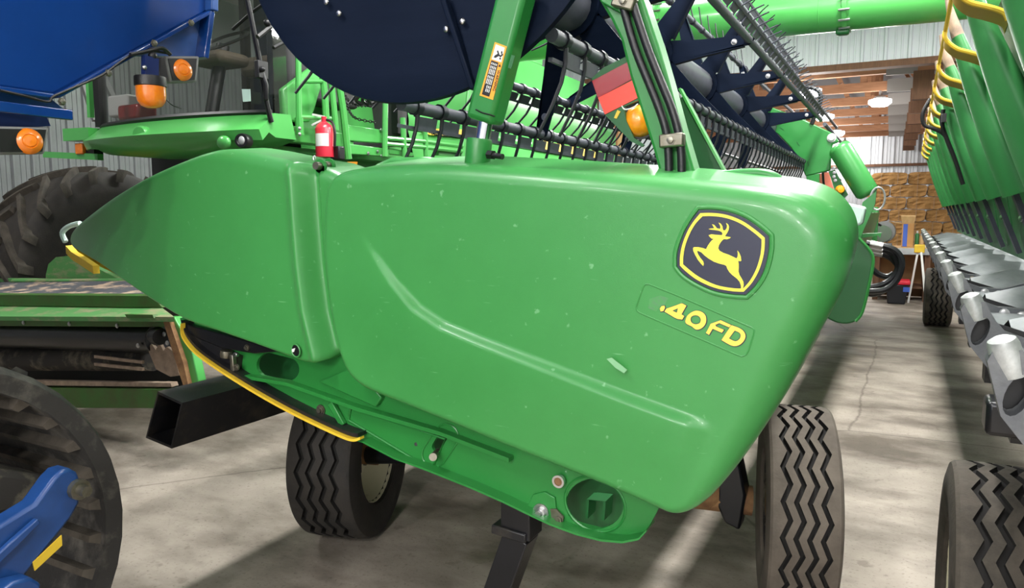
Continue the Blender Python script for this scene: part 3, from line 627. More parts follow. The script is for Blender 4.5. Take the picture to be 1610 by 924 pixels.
# stiffener tray, rib and tabs pressed into the frame
mb = MB(); tr = PP([(548, 660), (552, 640), (700, 690), (680, 735), (665, 730)], Y=YS-.003); mb.tube(tr+[tr[0], tr[1]], .004, 6, False); obj('pressed_tray', mb, 'steel_green', sf_)
mb = MB(); mb.beam(P(520, 632, Y=YS-.012), P(540, 668, Y=YS-.012), .016, .022); obj('weld_rib', mb, 'steel_green', sf_, bevel=.003)
mb = MB(); mb.strip(PP([(372, 588), (450, 601), (560, 640), (690, 678), (800, 720)], Y=YS-.03), (0, .035, 0), (0, 0, -.012)); obj('fold_ledge', mb, 'steel_green', sf_)
mb = MB(); mb.prism(PP([(500, 600), (560, 575), (600, 625), (590, 640)], Y=YS-.02), (0, .02, 0)); obj('gusset', mb, 'steel_green', sf_, bevel=.004)
mb = MB(); rs = PP(rot_slot(692, 700, 36, 20, -1.0), Y=YS-.002); mb.tube(rs+[rs[0]], .003, 6, False); obj('slot_boss', mb, 'steel_green', sf_)
mb = MB(); mb.prism(PP([(828, 797), (838, 777), (856, 773), (872, 782), (874, 800), (880, 815), (860, 818)], Y=YS-.008), (0, .01, 0)); obj('pivot_plate', mb, 'steel_green', sf_, bevel=.002)
mb = MB(); mb.prism(PP([(865, 800), (874, 800), (886, 813), (884, 824), (868, 822)], Y=YS-.012), (0, .006, 0)); obj('locking_tab', mb, 'zinc', sf_)
def stud(px, py, r, h, m='zinc', washer=None, nm='bolt', Y=None):
    p = P(px, py, Y=(Y or YS)-.001); mb = MB()
    if washer: mb.lathe([(0, 0), (washer, 0), (washer, .004), (0, .004)], p, (0, -1, 0), 20)
    mb.lathe([(0, 0), (r*1.15, 0), (r*1.15, h*.55), (r*.7, h*.6), (r*.7, h), (0, h)], p, (0, -1, 0), 8); return obj(nm, mb, m, sf_)
stud(505, 644, .012, .014, 'zinc', .018); stud(851, 804, .014, .024, 'steel', .024, 'pivot_bolt', YS-.008); stud(878, 817, .009, .008, 'zinc', .011, 'bolt', YS-.012)
mb = MB(); p = P(688, 710, Y=YS+.03); e = P(681, 718, Y=YS-.055); mb.cyl(p, e, .011, 12); mb.cyl(e, e+(e-p).normalized()*.004, .012, 12); obj('lock_pin', mb, 'zinc', sf_)
p = P(880, 755, Y=YS-.01); mb = MB(); mb.lathe([(.012, 0), (.012, .012), (.018, .012), (.018, 0)], p, (0, -1, 0), 20, True); obj('socket_ring', mb, 'chrome', sf_); obj('socket_core', MB().cyl(p+V((0, .012, 0)), p+V((0, -.006, 0)), .012, 14), 'rust', sf_)
obj('drain_hole', MB().cyl(P(654, 698, Y=YS-.001), P(654, 698, Y=YS)+V((0, .002, 0)), .006, 12), 'black_plain', sf_)
# skid: yellow edging, black wear shoe, knife-head hardware
yl = spline(PP([(284, 512), (284, 526), (292, 541), (310, 560), (350, 588), (400, 619), (450, 647), (500, 672), (540, 690), (556, 694), (566, 691)], Y=YS-.06), 5)
mb = MB(); mb.strip(yl, (0, .02, 0), (0, 0, .0085)); obj('skid_edging', mb, 'yellow', hd)
mb = MB(); mb.strip([p+V((0, .014, .011)) for p in yl[2:-4]], (0, .06, 0), (0, 0, .012)); obj('skid_shoe', mb, 'dusty_black', hd)
mb = MB(); mb.prism(PP([(282, 503), (300, 512), (360, 528), (420, 545), (440, 552), (400, 556), (350, 548), (310, 532), (290, 518)], Y=YS-.03), (0, .03, 0)); obj('black_liner', mb, 'black_paint', hd, bevel=.004)
mb = MB(); mb.prism(PP([(290, 520), (345, 545), (375, 560), (372, 590), (350, 580), (315, 553)], Y=YS-.02), (0, .03, 0)); obj('knife_housing', mb, 'dusty_black', hd)
mb = MB(); p = P(356, 556, Y=YS-.025); mb.lathe([(0, -.012), (.02, -.012), (.022, 0), (.02, .012), (0, .012)], p, (.15, 0, 1), 18); obj('knife_bearing', mb, 'zinc', hd)
mb = MB(); mb.beam(P(366, 557, Y=YS-.035), P(368, 583, Y=YS-.035), .018, .016); obj('knife_bracket', mb, 'zinc', hd, bevel=.003)
stud(373, 557, .008, .016, 'steel', None, 'bolt', YS-.03); stud(373, 577, .009, .012, 'zinc', .012, 'bolt', YS-.03); stud(389, 546, .008, .012, 'zinc', .011, 'bolt', YS-.03)
# pivot pin with two eye lugs between snout and shield
for dx, dy, yy in ((503, 261, Y0+.07), (517, 260, Y0+.12)):
    c = P(dx, dy, Y=yy); mb = MB(); mb.lathe([(0, 0), (.022, 0), (.022, .008), (0, .008)], c, (0, 1, 0), 20); mb.bb((c.x-.018, yy, c.z-.09), (c.x+.018, yy+.008, c.z)); lug = obj('pivot_lug', mb, 'steel_green', hd)
    obj('pivot_pin', MB().cyl(c+V((0, .01, 0)), c+V((0, -.02, 0)), .0125, 12), 'zinc', lug)
cp = P(494, 248, Y=Y0+.12); mb = MB(); mb.tube([cp+V((.006*math.sin(t*.7), 0, .007*math.cos(t*.7))) for t in range(9)]+[cp+V((.004, 0, -.03))], .0013, 5); obj('cotter_pin', mb, 'steel', hd)
# ---- black square tube slung below the header
TE = YS+.0
A = PP([(248, 615), (287, 633), (270, 705), (229, 688)], Y=TE)
ctr = sum(A, V())/4; inn = [p.lerp(ctr, .1) for p in A]
mb = MB(); mb.plate([A, inn], (0, 6.0, 0)); obj('square_tube', mb, 'dusty_black', hd, angle=30)
mb = MB(); mb.prism([p+V((0, 5.9, 0)) for p in inn], (0, .01, 0)); obj('tube_bulkhead', mb, 'black_plain', hd)
# ---- parking jack
jy = Y0+.24
a = P(822, 790, Y=jy); b = P(812, 845, Y=jy); d = (P(786, 935, Y=jy)-P(822, 830, Y=jy)).normalized(); end = a+d*(a.z/-d.z)
sx = V((d.z, 0, -d.x))
def jbox(p, q, w, dep, nm, m='black_paint'):
    mb = MB(); mb.beam(p, q, w, dep, up=(0, 1, 0)); return obj(nm, mb, m, jk if nm != 'jack_sleeve' else hd, bevel=.004)
jk = None; up_ = P(820, 775, Y=jy); jk = jbox(up_, P(820, 838, Y=jy), .1, .09, 'jack_sleeve')
jbox(P(812, 822, Y=jy), P(811, 836, Y=jy), .118, .11, 'clamp_band', 'dusty_black')
l0 = P(820, 836, Y=jy); l1 = P(788, 925, Y=jy); dd = (l1-l0).normalized(); l2 = l0+dd*((l0.z-.03)/-dd.z)
jbox(l0, l2, .085, .085, 'jack_leg'); mb = MB(); mb.box((l2.x, l2.y, .015), (.2, .2, .03)); obj('jack_foot', mb, 'black_paint', jk, bevel=.004)
# ---- transport wheels
def hwheel(nm, ctr, R, W, yaw, rim_side, lab, tm_='rubber'):
    wq = Quaternion((0, 0, 1), yaw)
    e = bpy.data.objects.new(nm, None); C.objects.link(e); e.parent = hd; e.location = V(ctr)-wloc(hd); e['label'] = lab
    t = tyre_mesh(R, W, m=tm_); inst('tire', t, e, ctr, wq); r = rim_mb(R, W, rim_side).mesh('rim', 'cream' if rim_side > 0 else 'dusty_chassis'); inst('rim', r, e, ctr, wq)
    hub = MB().cyl((0, 0, 0), (rim_side*W*.42, 0, 0), R*.14, 14); inst('hub', hub.mesh('hub', 'rust'), e, ctr, wq)
    for k in range(6):
        a = 2*PI*k/6; b_ = MB().cyl((rim_side*W*.1, R*.2*math.cos(a), R*.2*math.sin(a)), (rim_side*W*.17, R*.2*math.cos(a), R*.2*math.sin(a)), .011, 6); inst('lug_nut', b_.mesh('lug_nut', 'zinc'), e, ctr, wq)
    return e
cl = P(552, 853, Z=0); WR = .40; w1 = hwheel('left_wheel', (cl.x-.08, cl.y+.12, WR), WR, .32, math.radians(17), 1, 'ribbed tire with cream rim under the skid')
cr = P(1256, 645, Z=2*WR-.01); w2 = hwheel('transport_wheel', (cr.x, cr.y, WR), WR, .26, math.radians(12.5), -1, 'dusty ribbed tire at the rear corner', 'tire_dusty')
w1.name = 'transport_wheel.001'
mb = MB(); c = w2.location+wloc(hd); mb.cyl((c.x-.16, c.y-.03, WR), (c.x-1.0, c.y-.25, .43), .06, 14); obj('axle_tube', mb, 'rust', hd)
mb = MB(); mb.prism([(c.x-.20, c.y-.12, .58), (c.x-.30, c.y-.12, .62), (c.x-.31, c.y-.12, .45), (c.x-.25, c.y-.12, .32), (c.x-.19, c.y-.12, .3), (c.x-.17, c.y-.12, .45)], (0, .1, 0)); obj('wheel_fork', mb, 'black_paint', hd, bevel=.01)
mb = MB(); mb.lathe([(0, 0), (.085, 0), (.085, .1), (.06, .14), (0, .14)], (c.x-.42, c.y-.1, .44), (1, .2, 0), 16); obj('axle_flange', mb, 'rust', hd)
c1 = w1.location+wloc(hd)
mb = MB(); mb.cyl((c1.x+.1, c1.y, WR), (c1.x+.45, c1.y+.05, WR+.05), .045, 12); mb.beam((c1.x+.4, c1.y+.05, WR), (c1.x+.4, c1.y+.05, .95), .09, .09); obj('wheel_leg', mb, 'black_paint', hd)
mb = MB(); mb.cyl((c1.x+.17, c1.y-.17, .38), (c1.x+.17, c1.y-.17, .66), .022, 10); mb.cyl((c1.x+.17, c1.y-.17, .6), (c1.x+.2, c1.y-.05, .66), .03, 10); obj('wheel_lock', mb, 'black_paint', hd)
# ---- body of the header running away behind the end (deck, back sheet, beams)
YE = 13.3
mb = MB(); mb.bb((-.62, 2.1, .98), (-.44, YE, 1.16)); obj('main_beam', mb, 'steel_green', hd, bevel=.01)
mb = MB(); mb.prism([(-.46, 2.0, 1.1), (-.43, 2.0, 1.1), (-.33, 2.0, 1.56), (-.36, 2.0, 1.56)], (0, YE-2, 0)); obj('back_sheet', mb, 'steel_green', hd)
mb = MB(); mb.prism([(-.7, 2.0, 1.06), (-.7, 2.0, 1.09), (-2.35, 2.0, 1.42), (-2.35, 2.0, 1.39)], (0, YE-2, 0)); obj('draper_belt', mb, 'black_plain', hd)
mb = MB(); mb.prism([(-2.35, 2.0, 1.38), (-2.35, 2.0, 1.43), (-2.5, 2.0, 1.44), (-2.5, 2.0, 1.42)], (0, YE-2, 0)); obj('cutter_bar', mb, 'cast_grey', hd)
mb = MB(); mb.prism([(-.35, YE, .95), (-2.6, YE, 1.35), (-2.7, YE, 1.5), (-1.8, YE, 1.7), (-.35, YE, 1.65)], (0, .12, 0)); obj('far_end_shield', mb, 'poly_green', hd, bevel=.03)
# ================================================================ HEADER: reel, arms, lights, rear
RX, RZ, RD = -1.32, 2.594, .70
# big end disc: shallow dish with rolled rim
prof = [(0, .05), (RD*.3, .05), (RD*.62, .035), (RD*.86, .012), (RD*.965, .0), (RD*.995, .004), (RD, .02), (RD*.985, .035), (RD*.95, .03), (RD*.6, .06), (0, .075)]
mb = MB(); mb.lathe(prof, (RX, 1.84, RZ), (0, 1, 0), 96); DX, DZ = RX, RZ; RX, RZ = -1.32, 2.45; disc = obj('reel_end_disc', mb, 'black_poly', hd, label='large black reel end disc')
e0 = P(696, -10, Y=1.845); e1 = P(746, 141, Y=1.838); mb = MB(); mb.beam(e0, e1, .016, .03, up=(0, 1, 0)); obj('seam_bar', mb, 'black_poly', disc, bevel=.004)
for px, py in ((513, 3), (533, 21), (702, 46), (727, 34)):
    p = P(px, py, Y=1.85); p.y = 1.84+.03*max(0, 1-math.hypot(p.x-DX, p.z-DZ)/RD); mb = MB(); mb.sphere((0, 0, 0), .010, 12, 8, (1, .6, 1)); inst('rivet', mb.mesh('rivet', 'steel'), disc, p)
mb = MB()
for k in range(3): mb.tube(spline([P(563+8*k, 152, Y=1.9), P(560+10*k, 158, Y=1.9), P(568+8*k, 163, Y=1.92), P(580+6*k, 158, Y=1.95)], 4), .006, 6)
obj('cable_clip', mb, 'black_plain', disc)
YR0, YR1 = 1.97, 8.0; RB = .55
obj('reel_tube', MB().cyl((RX, 1.9, RZ), (RX, 13.0, RZ), .11, 20), 'grey_poly', hd)
# tine hanging along -Z with its clip around the bat
mb = MB(); mb.lathe([(.022, -.014), (.028, -.014), (.028, .014), (.022, .014)], (0, 0, 0), (0, 1, 0), 10, True)
mb.tube([V((.012, 0, -.015)), V((.016, 0, -.06)), V((.01, 0, -.12)), V((-.012, 0, -.19)), V((-.045, 0, -.27))], .0075, 6, True, .005)
tine = mb.mesh('tine', 'tine_black'); tine_g = mb.mesh('tine', 'grey_poly')
BATS = [(-104, .22), (-43, .12), (3, -2.45), (55, -2.8), (105, 2.6), (155, .9), (205, .5)]   # angle on the reel, lean of the tines
SP = [3.02, 4.14, 5.26, 6.38, 7.5]
bats = []
for bi, (ang, lean) in enumerate(BATS):
    a = math.radians(ang); bx, bz = RX+RB*math.cos(a), RZ+RB*math.sin(a)
    bats.append((bx, bz)); mm = 'grey_poly'
    mb = MB(); mb.cyl((bx, YR0, bz), (bx, YR1, bz), .021, 12)
    q = Quaternion((0, 1, 0), lean)
    n = 40 if bi in (0, 1, 2, 6) else 20; st = (YR1-YR0-.1)/n
    for k in range(n):
        y = YR0+.08+st*k; mb.box(V((bx, y+st*.5, bz))+q @ V((.004, 0, -.045)), (.008, st*.72, .036), q.to_matrix())
    mb.box(V((bx, (YR0+YR1)/2, bz))+q @ V((.004, 0, -.068)), (.014, YR1-YR0, .012), q.to_matrix())
    bo = obj('reel_bat', mb, mm, hd)
    for k in range(n+1):
        ti = inst('tine', tine_g if bi == 2 else tine, bo, (bx, YR0+.08+st*k, bz), q)
        if bi in (2, 3): ti.scale = (.8, 1, .55)
# second half of the reel, past the centre arm
mb = MB()
for bx, bz in bats: mb.cyl((bx, 8.4, bz), (bx, 12.9, bz), .021, 8)
obj('far_reel_bats', mb, 'grey_poly', hd)
# spiders
for y in SP:
    sp_ = obj('reel_spider', MB().cyl((RX, y-.03, RZ), (RX, y+.03, RZ), .14, 20), 'black_poly', hd)
    for k, (bx, bz) in enumerate(bats):
        d = V((bx-RX, 0, bz-RZ)); L = d.length; d.normalize(); s = V((d.z, 0, -d.x)); c0 = V((RX, y-.01, RZ))
        pts = [c0+d*.05+s*.065, c0+d*.14+s*.06, c0+d*(L*.55)+s*.042, c0+d*(L+.0)+s*.026, c0+d*(L+.03), c0+d*L-s*.026, c0+d*(L*.55)-s*.04, c0+d*.14-s*.06, c0+d*.05-s*.065]
        mb = MB(); mb.prism(pts, (0, .012, 0)); mb.prism([p+V((0, .0, 0)) for p in (c0+d*.14+s*.07, c0+d*(L*.55)+s*.05, c0+d*L*.95+s*.03, c0+d*L*.95+s*.02, c0+d*(L*.55)+s*.04, c0+d*.14+s*.06)], (0, .04, 0)); obj('spoke', mb, 'black_poly', sp_, smooth=False)
        for o_ in (-.035, .035): inst('bolt', RIVET, sp_, c0+d*.11+s*o_+V((0, -.0, 0)))
        inst('bolt', RIVET, sp_, c0+d*L*.86)
# ---- lift cylinder with warning label
YA = 1.79
top = P(817, -25, Y=YA); low = P(762, 192, Y=YA); ax = (low-top).normalized(); sd = V((-ax.z, 0, ax.x))
if sd.x < 0: sd = -sd
cyl_ = MB(); cyl_.beam(top, low, .088, .075, up=(0, 1, 0)); lift = obj('lift_cylinder', cyl_, 'steel_green', hd, bevel=.014)
ctop = P(838, -20, Y=YA+.03)
mb = MB(); e = P(757, 228, Y=YA); mb.cyl(low-ax*.02, e, .021, 20); obj('cylinder_rod', mb, 'chrome', lift)
mb = MB(); mb.lathe([(0, 0), (.034, 0), (.036, .006), (.036, .07), (.034, .09), (0, .09)], P(754, 218, Y=YA), (P(750, 262, Y=YA)-P(754, 218, Y=YA)), 24); obj('cylinder_gland', mb, 'steel_green', lift)
mb = MB(); p = P(768, 243, Y=YA-.02); mb.cyl(p, p+V((.05, -.01, -.008)), .008, 10); mb.cyl(p, p+V((.018, -.004, -.002)), .013, 6); obj('hose_fitting', mb, 'black_plain', lift)
mb = MB(); c = P(804, 97, Y=YA-.0385); d2 = sd; mb.prism([c-ax*.017-d2*.005, c+ax*.017-d2*.006, c+ax*.017+d2*.005, c-ax*.017+d2*.006], (0, .002, 0)); obj('cylinder_slot', mb, 'dark_green', lift)
mb = MB(); mb.tube(PP([(748, 172), (758, 177), (770, 180), (778, 183)], Y=YA-.04), .002, 5); obj('weld_seam', mb, 'black_plain', lift)
YL = YA-.0395
def lab(pts, Y, th=.001): mb = MB(); mb.prism(PP(pts, Y=Y), (0, th, 0)); return mb
obj('warning_label', lab([(778, 66), (797, 73), (775, 157), (754, 150)], YL), 'orange', lift)
obj('pictogram_panel', lab([(779.5, 69.5), (793.5, 75), (788, 98), (773, 93)], YL-.001), 'label_white', lift)
obj('text_panel', lab([(772.5, 94.5), (783.5, 98.5), (769, 152), (757.5, 148)], YL-.001), 'black_plain', lift)
mb = MB()
for k in range(4):
    for j in range(9):
        a = .05+.095*j; b_ = a+.06+.03*((j*7+k*3) % 3)/2
        x = lambda u, t: (772.5+11*(.12+.22*u)-15*t, 94.5+4*(.12+.22*u)+53*t)
        if b_ < .97 and not (k == 0 and j > 6): mb.prism(PP([x(k, a), x(k+.45, a), x(k+.45, b_), x(k, b_)], Y=YL-.0018), (0, .0008, 0))
obj('label_text', mb, 'label_white', lift)
mb = MB()
for q_ in ([(778, 87), (783, 84), (787, 87), (790, 84), (791, 86), (787, 90), (784, 88), (779, 91), (776, 90)], [(781, 80), (783, 79), (785, 85), (783, 86)], [(788, 80), (790, 81), (789, 85), (787.5, 84)], [(785.5, 90), (787.5, 91), (787, 94), (785, 93)]): mb.prism(PP(q_, Y=YL-.0018), (0, .0008, 0))
obj('pictogram', mb, 'black_plain', lift)
def text_mesh(s, size, m, name):
    cu = bpy.data.curves.new(name, 'FONT'); cu.body = s; cu.size = size; cu.align_x = 'CENTER'; cu.align_y = 'CENTER'; cu.extrude = .0003
    o = bpy.data.objects.new(name, cu); C.objects.link(o); bpy.context.view_layer.update()
    me = bpy.data.meshes.new_from_object(o.evaluated_get(bpy.context.evaluated_depsgraph_get())); bpy.data.objects.remove(o); me.name = name
    me.materials.clear(); me.materials.append(MT[m]); return me
tm = text_mesh('WARNING', .0115, 'black_plain', 'warning_text')
t0 = P(782, 102, Y=YL); t1 = P(771, 148, Y=YL); dx = (t1-t0).normalized(); yv = V((0, -1, 0)).cross(dx)
inst('warning_text', tm, lift, P(780.0, 126.5, Y=YL-.0018), Matrix((dx, yv, V((0, -1, 0)))).transposed().to_quaternion())
mb = MB(); c = P(785.5, 103, Y=YL-.0018); mb.prism([c+dx*-.004, c+dx*.003+yv*.004, c+dx*.003-yv*.004], (0, .0008, 0)); obj('warning_triangle', mb, 'black_plain', lift)
# ---- reel arm with hoses
YB_ = 1.86
armp = [(934, -15), (942, 0), (960, 30), (976, 63), (984, 95), (990, 119), (1003, 160), (1017, 204), (1028, 240), (1040, 285), (1102, 285), (1092, 270), (1070, 195), (1052, 128), (1036, 72), (1022, 30), (1012, 0), (1005, -15)]
mb = MB(); mb.prism(PP(armp, Y=YB_), (0, .075, 0)); arm = obj('reel_arm', mb, 'steel_green', hd, bevel=.008)
mb = MB(); mb.prism(PP([(934, -15), (945, 3), (975, 20), (1000, -2), (1000, -15)], Y=YB_-.02), (0, .02, 0)); obj('arm_gusset', mb, 'steel_green', arm, bevel=.003)
for hl in ([(974, -12), (985, 30), (1000, 80), (1020, 130), (1036, 170), (1047, 205), (1051, 240), (1052, 284)], [(990, -12), (1003, 30), (1020, 80), (1040, 130), (1056, 170), (1066, 205), (1071, 240), (1072, 284)]):
    mb = MB(); mb.tube(spline(PP(hl, Y=YB_-.02), 5), .0105, 10); obj('hydraulic_hose', mb, 'hose', arm)
for px, py, s in ((982, 4, 1), (1057, 221, 1)):
    c = P(px, py, Y=YB_-.024); mb = MB(); R = Matrix.Rotation(-.05 if py > 100 else .35, 3, 'Y'); mb.box(c, (.062, .03, .034), R); cl_ = obj('hose_clamp', mb, 'zinc', arm, bevel=.005); inst('bolt', BOLT, cl_, c+V((0, -.015, 0)))
mb = MB(); mb.prism(PP([(1076, 150), (1084, 160), (1142, 268), (1146, 276), (1096, 280), (1062, 160)], Y=YB_+.2), (0, .01, 0)); obj('arm_web', mb, 'dark_green', arm)
mb = MB(); mb.beam(P(1070, 140, Y=YB_+.19), P(1141, 272, Y=YB_+.19), .006, .03, up=(0, 1, 0)); obj('arm_web_flange', mb, 'combine_green', arm)
mb = MB(); mb.tube(spline(PP([(1095, 288), (1113, 281), (1150, 275), (1190, 273), (1212, 277), (1228, 288), (1242, 310)], Y=1.9), 5), .0135, 12); obj('bent_pipe', mb, 'steel_green', hd)
# ---- reflector bracket and amber lamp
def k3(l): return [(700+a/3.186, b/3.186) for a, b in l]
YF_ = 2.05
mb = MB(); mb.prism(PP(k3([(733, 392), (790, 340), (905, 283), (930, 330), (970, 500), (895, 535), (905, 600), (945, 690), (995, 725), (985, 735), (930, 708), (800, 575)]), Y=YF_), (0, .012, 0)); rb = obj('reflector_bracket', mb, 'dark_green', hd)
mb = MB(); mb.prism(PP(k3([(735, 405), (915, 310), (938, 395), (765, 490)]), Y=YF_-.003), (0, .003, 0)); obj('upper_reflector', mb, 'dark_red', rb)
mb = MB(); mb.prism(PP(k3([(765, 490), (940, 400), (965, 490), (800, 573)]), Y=YF_-.003), (0, .003, 0)); obj('lower_reflector', mb, 'red_reflector', rb)
mb = MB(); mb.prism(PP(k3([(862, 550), (878, 558), (858, 595), (845, 590)]), Y=YF_-.003), (0, .003, 0)); obj('bracket_tab', mb, 'yellow', rb)
mb = MB(); mb.tube(spline(PP(k3([(885, 530), (900, 548), (940, 540), (965, 520)]), Y=YF_-.01), 4), .002, 5); obj('lamp_wire', mb, 'white', rb)
lc = P(1006, 190, Y=YF_+.03); mb = MB(); mb.lathe([(0, .028), (.02, .026), (.036, .016), (.046, 0), (.046, -.01), (0, -.01)], lc, (.35, -1, -.05), 24); obj('amber_lens', mb, 'amber_bright', rb, label='round amber lamp lens')
mb = MB(); mb.lathe([(.046, 0), (.052, 0), (.052, -.03), (0, -.035)], lc, (.35, -1, -.05), 24); obj('lamp_body', mb, 'black_plain', rb)
# ---- centre reel arm far along the header
def k5(l): return [(1140+a/5.135, 150+b/5.135) for a, b in l]
YC = 8.15
mb = MB(); mb.prism(PP(k5([(90, 190), (110, 95), (240, 130), (470, 195), (520, 155), (640, 195), (880, 310), (920, 372), (865, 395), (855, 500), (850, 605), (650, 652), (625, 590), (590, 515), (530, 420), (430, 315), (330, 255), (200, 215)]), Y=YC), (0, .05, 0)); ca = obj('centre_reel_arm', mb, 'steel_green', hd, bevel=.01, label='green curved centre reel arm')
mb = MB(); mb.prism(PP(k5([(180, 150), (320, 185), (310, 235), (190, 205)]), Y=YC-.012), (0, .012, 0)); obj('pad_plate', mb, 'grey_poly', ca)
for a, b in ((220, 190), (312, 195), (300, 222), (200, 232)): inst('bolt', RIVET, ca, P(*k5([(a, b)])[0], Y=YC-.014))
for sl in ([(445, 255), (475, 275), (473, 280), (443, 260)], [(580, 372), (605, 408), (601, 412), (576, 376)], [(665, 530), (682, 568), (677, 570), (661, 532)]):
    mb = MB(); mb.prism(PP(k5(sl), Y=YC-.003), (0, .003, 0)); obj('arm_slot', mb, 'dark_green', ca)
mb = MB(); mb.beam(P(*k5([(230, 70)])[0], Y=YC), P(*k5([(520, 175)])[0], Y=YC), .05, .06); obj('top_cylinder', mb, 'steel_green', ca, bevel=.01)
p = P(*k5([(862, 342)])[0], Y=YC-.002); mb = MB(); mb.lathe([(0, 0), (.045, 0), (.045, .01), (.028, .012), (.028, .03), (0, .03)], p, (0, -1, 0), 16); obj('arm_pivot', mb, 'worn_white', ca)
for a, b in ((880, 583), (880, 655), (890, 685), (882, 623)): inst('bolt', RIVET, ca, P(*k5([(a, b)])[0], Y=YC-.06))
mb = MB(); mb.prism(PP(k5([(655, 650), (760, 630), (755, 775), (690, 790), (665, 740)]), Y=YC), (0, .08, 0)); obj('arm_mount', mb, 'steel_green', ca)
mb = MB(); mb.prism(PP(k5([(835, 612), (885, 600), (990, 800), (930, 855), (890, 780)]), Y=YC-.04), (0, .08, 0)); obj('cover_bracket', mb, 'steel_green', ca)
# red framed panel behind the arm
mb = MB(); mb.prism(PP(k5([(540, 735), (640, 690), (670, 740), (670, 780), (550, 790)]), Y=YC+.3), (0, .02, 0)); obj('red_panel', mb, 'salmon', ca)
mb = MB(); mb.prism(PP(k5([(765, 632), (835, 618), (905, 840), (830, 830), (760, 780)]), Y=YC+.3), (0, .02, 0)); obj('red_panel', mb, 'salmon', ca)
mb = MB(); mb.tube(spline(PP(k5([(790, 625), (795, 700), (810, 770), (850, 830)]), Y=YC+.25), 4), .012, 8); obj('cover_cable', mb, 'hose', ca)
a = P(*k5([(935, 440)])[0], Y=YC-.1); b = P(*k5([(1135, 765)])[0], Y=YC-.1); L = (b-a).length; r = .112
mb = MB(); pr = [(0, -r*.55)]+[(r*(.45+.55*math.sin(t)), -r*.55*math.cos(t)) for t in [i*PI/12 for i in range(1, 7)]]+[(r*(.45+.55*math.cos(t)), L+r*.55*math.sin(t)) for t in [i*PI/12 for i in range(1, 6)]]+[(0, L+r*.55)]
mb.lathe(pr, a, b-a, 28); obj('hose_reel_cover', mb, 'poly_green', ca, angle=60, label='rounded pale green cover')
p = P(*k5([(930, 760)])[0], Y=YC-.12); mb = MB(); mb.lathe([(0, .04), (.03, .035), (.045, 0), (.045, -.02), (0, -.02)], p, (.3, -1, 0), 14); obj('small_amber_lamp', mb, 'amber_bright', ca)
mb = MB(); mb.tube(spline(PP(k5([(150, 310), (200, 60), (225, 20)]), Y=YC-.1), 3), .014, 6); mb.tube(spline(PP(k5([(175, 370), (205, 320), (190, 270), (215, 90)]), Y=YC-.1), 3), .012, 6); obj('safety_latch', mb, 'worn_white', ca)
mb = MB(); mb.tube(spline(PP([(1205, 158), (1232, 160), (1255, 142), (1270, 137), (1287, 143), (1290, 158), (1284, 175), (1276, 195)], Y=YC), 6), .022, 8); obj('reel_hose', mb, 'hose', ca)
# ---- rear of the header right of the shield
mb = MB(); mb.prism(spline(PP([(1250, 350), (1330, 362), (1350, 374), (1368, 394), (1373, 412), (1366, 450), (1356, 490), (1345, 505), (1325, 509), (1300, 500), (1262, 470)], Y=3.0), 4, True), (0, .025, 0)); rp_ = obj('rear_panel', mb, 'dark_green', hd, bevel=.006)
mb = MB(); rl = spline(PP([(1350, 374), (1368, 394), (1373, 412), (1366, 450), (1356, 490), (1345, 505)], Y=2.995), 4); mb.tube(rl, .006, 6); obj('panel_edge', mb, 'poly_green', rp_)
mb = MB(); mb.prism(PP([(1300, 322), (1318, 316), (1361, 325), (1356, 352), (1340, 358), (1305, 345)], Y=3.4), (0, .14, 0)); obj('beam_end', mb, 'mint', hd, bevel=.01)
mb = MB(); mb.prism(PP([(1356, 318), (1378, 300), (1376, 320), (1362, 352), (1352, 375), (1348, 360)], Y=4.0), (0, .04, 0)); obj('rear_bracket', mb, 'steel_green', hd)
for i, hl in enumerate(([(1362, 382), (1395, 388), (1412, 398), (1418, 415), (1410, 440), (1392, 455), (1366, 458)], [(1362, 388), (1392, 394), (1405, 402), (1412, 420), (1402, 438), (1385, 448), (1364, 452)], [(1362, 394), (1390, 400), (1408, 412), (1414, 430), (1396, 452), (1376, 462), (1362, 460)], [(1366, 418), (1380, 430), (1395, 435), (1405, 430)])):
    mb = MB(); mb.tube(spline(PP(hl, Y=4.3+.04*i), 6), .016, 8); h_ = obj('rear_hose', mb, 'hose', hd)
    if i < 3:
        mb = MB(); mb.cyl(P(1368, 383+6*i, Y=4.27+.04*i), P(1388, 387+6*i, Y=4.27+.04*i), .02, 10); obj('coupler', mb, 'steel', h_)
mb = MB(); mb.prism(PP([(1342, 368), (1386, 366), (1384, 374), (1380, 370), (1344, 376)], Y=4.1), (0, .05, 0)); obj('coupler_shelf', mb, 'steel_green', hd)
mb = MB(); c = P(1380, 312, Y=4.4); rp2 = ring_pts(c, .035, 16, rz=.06); mb.tube(rp2+[rp2[0]], .006, 6, False); obj('coupler_ring', mb, 'worn_white', hd)
# ================================================================ COMBINE HARVESTER behind the header
YFc = 3.75
xa = P(140, 205, Y=YFc).x; xb = P(416, 205, Y=YFc).x; XS = -4.0
cb = thing('combine_harvester', 'light green combine harvester facing us behind the header, glazed cab and long unloading auger', 'combine', (-5, 6.5, 0))
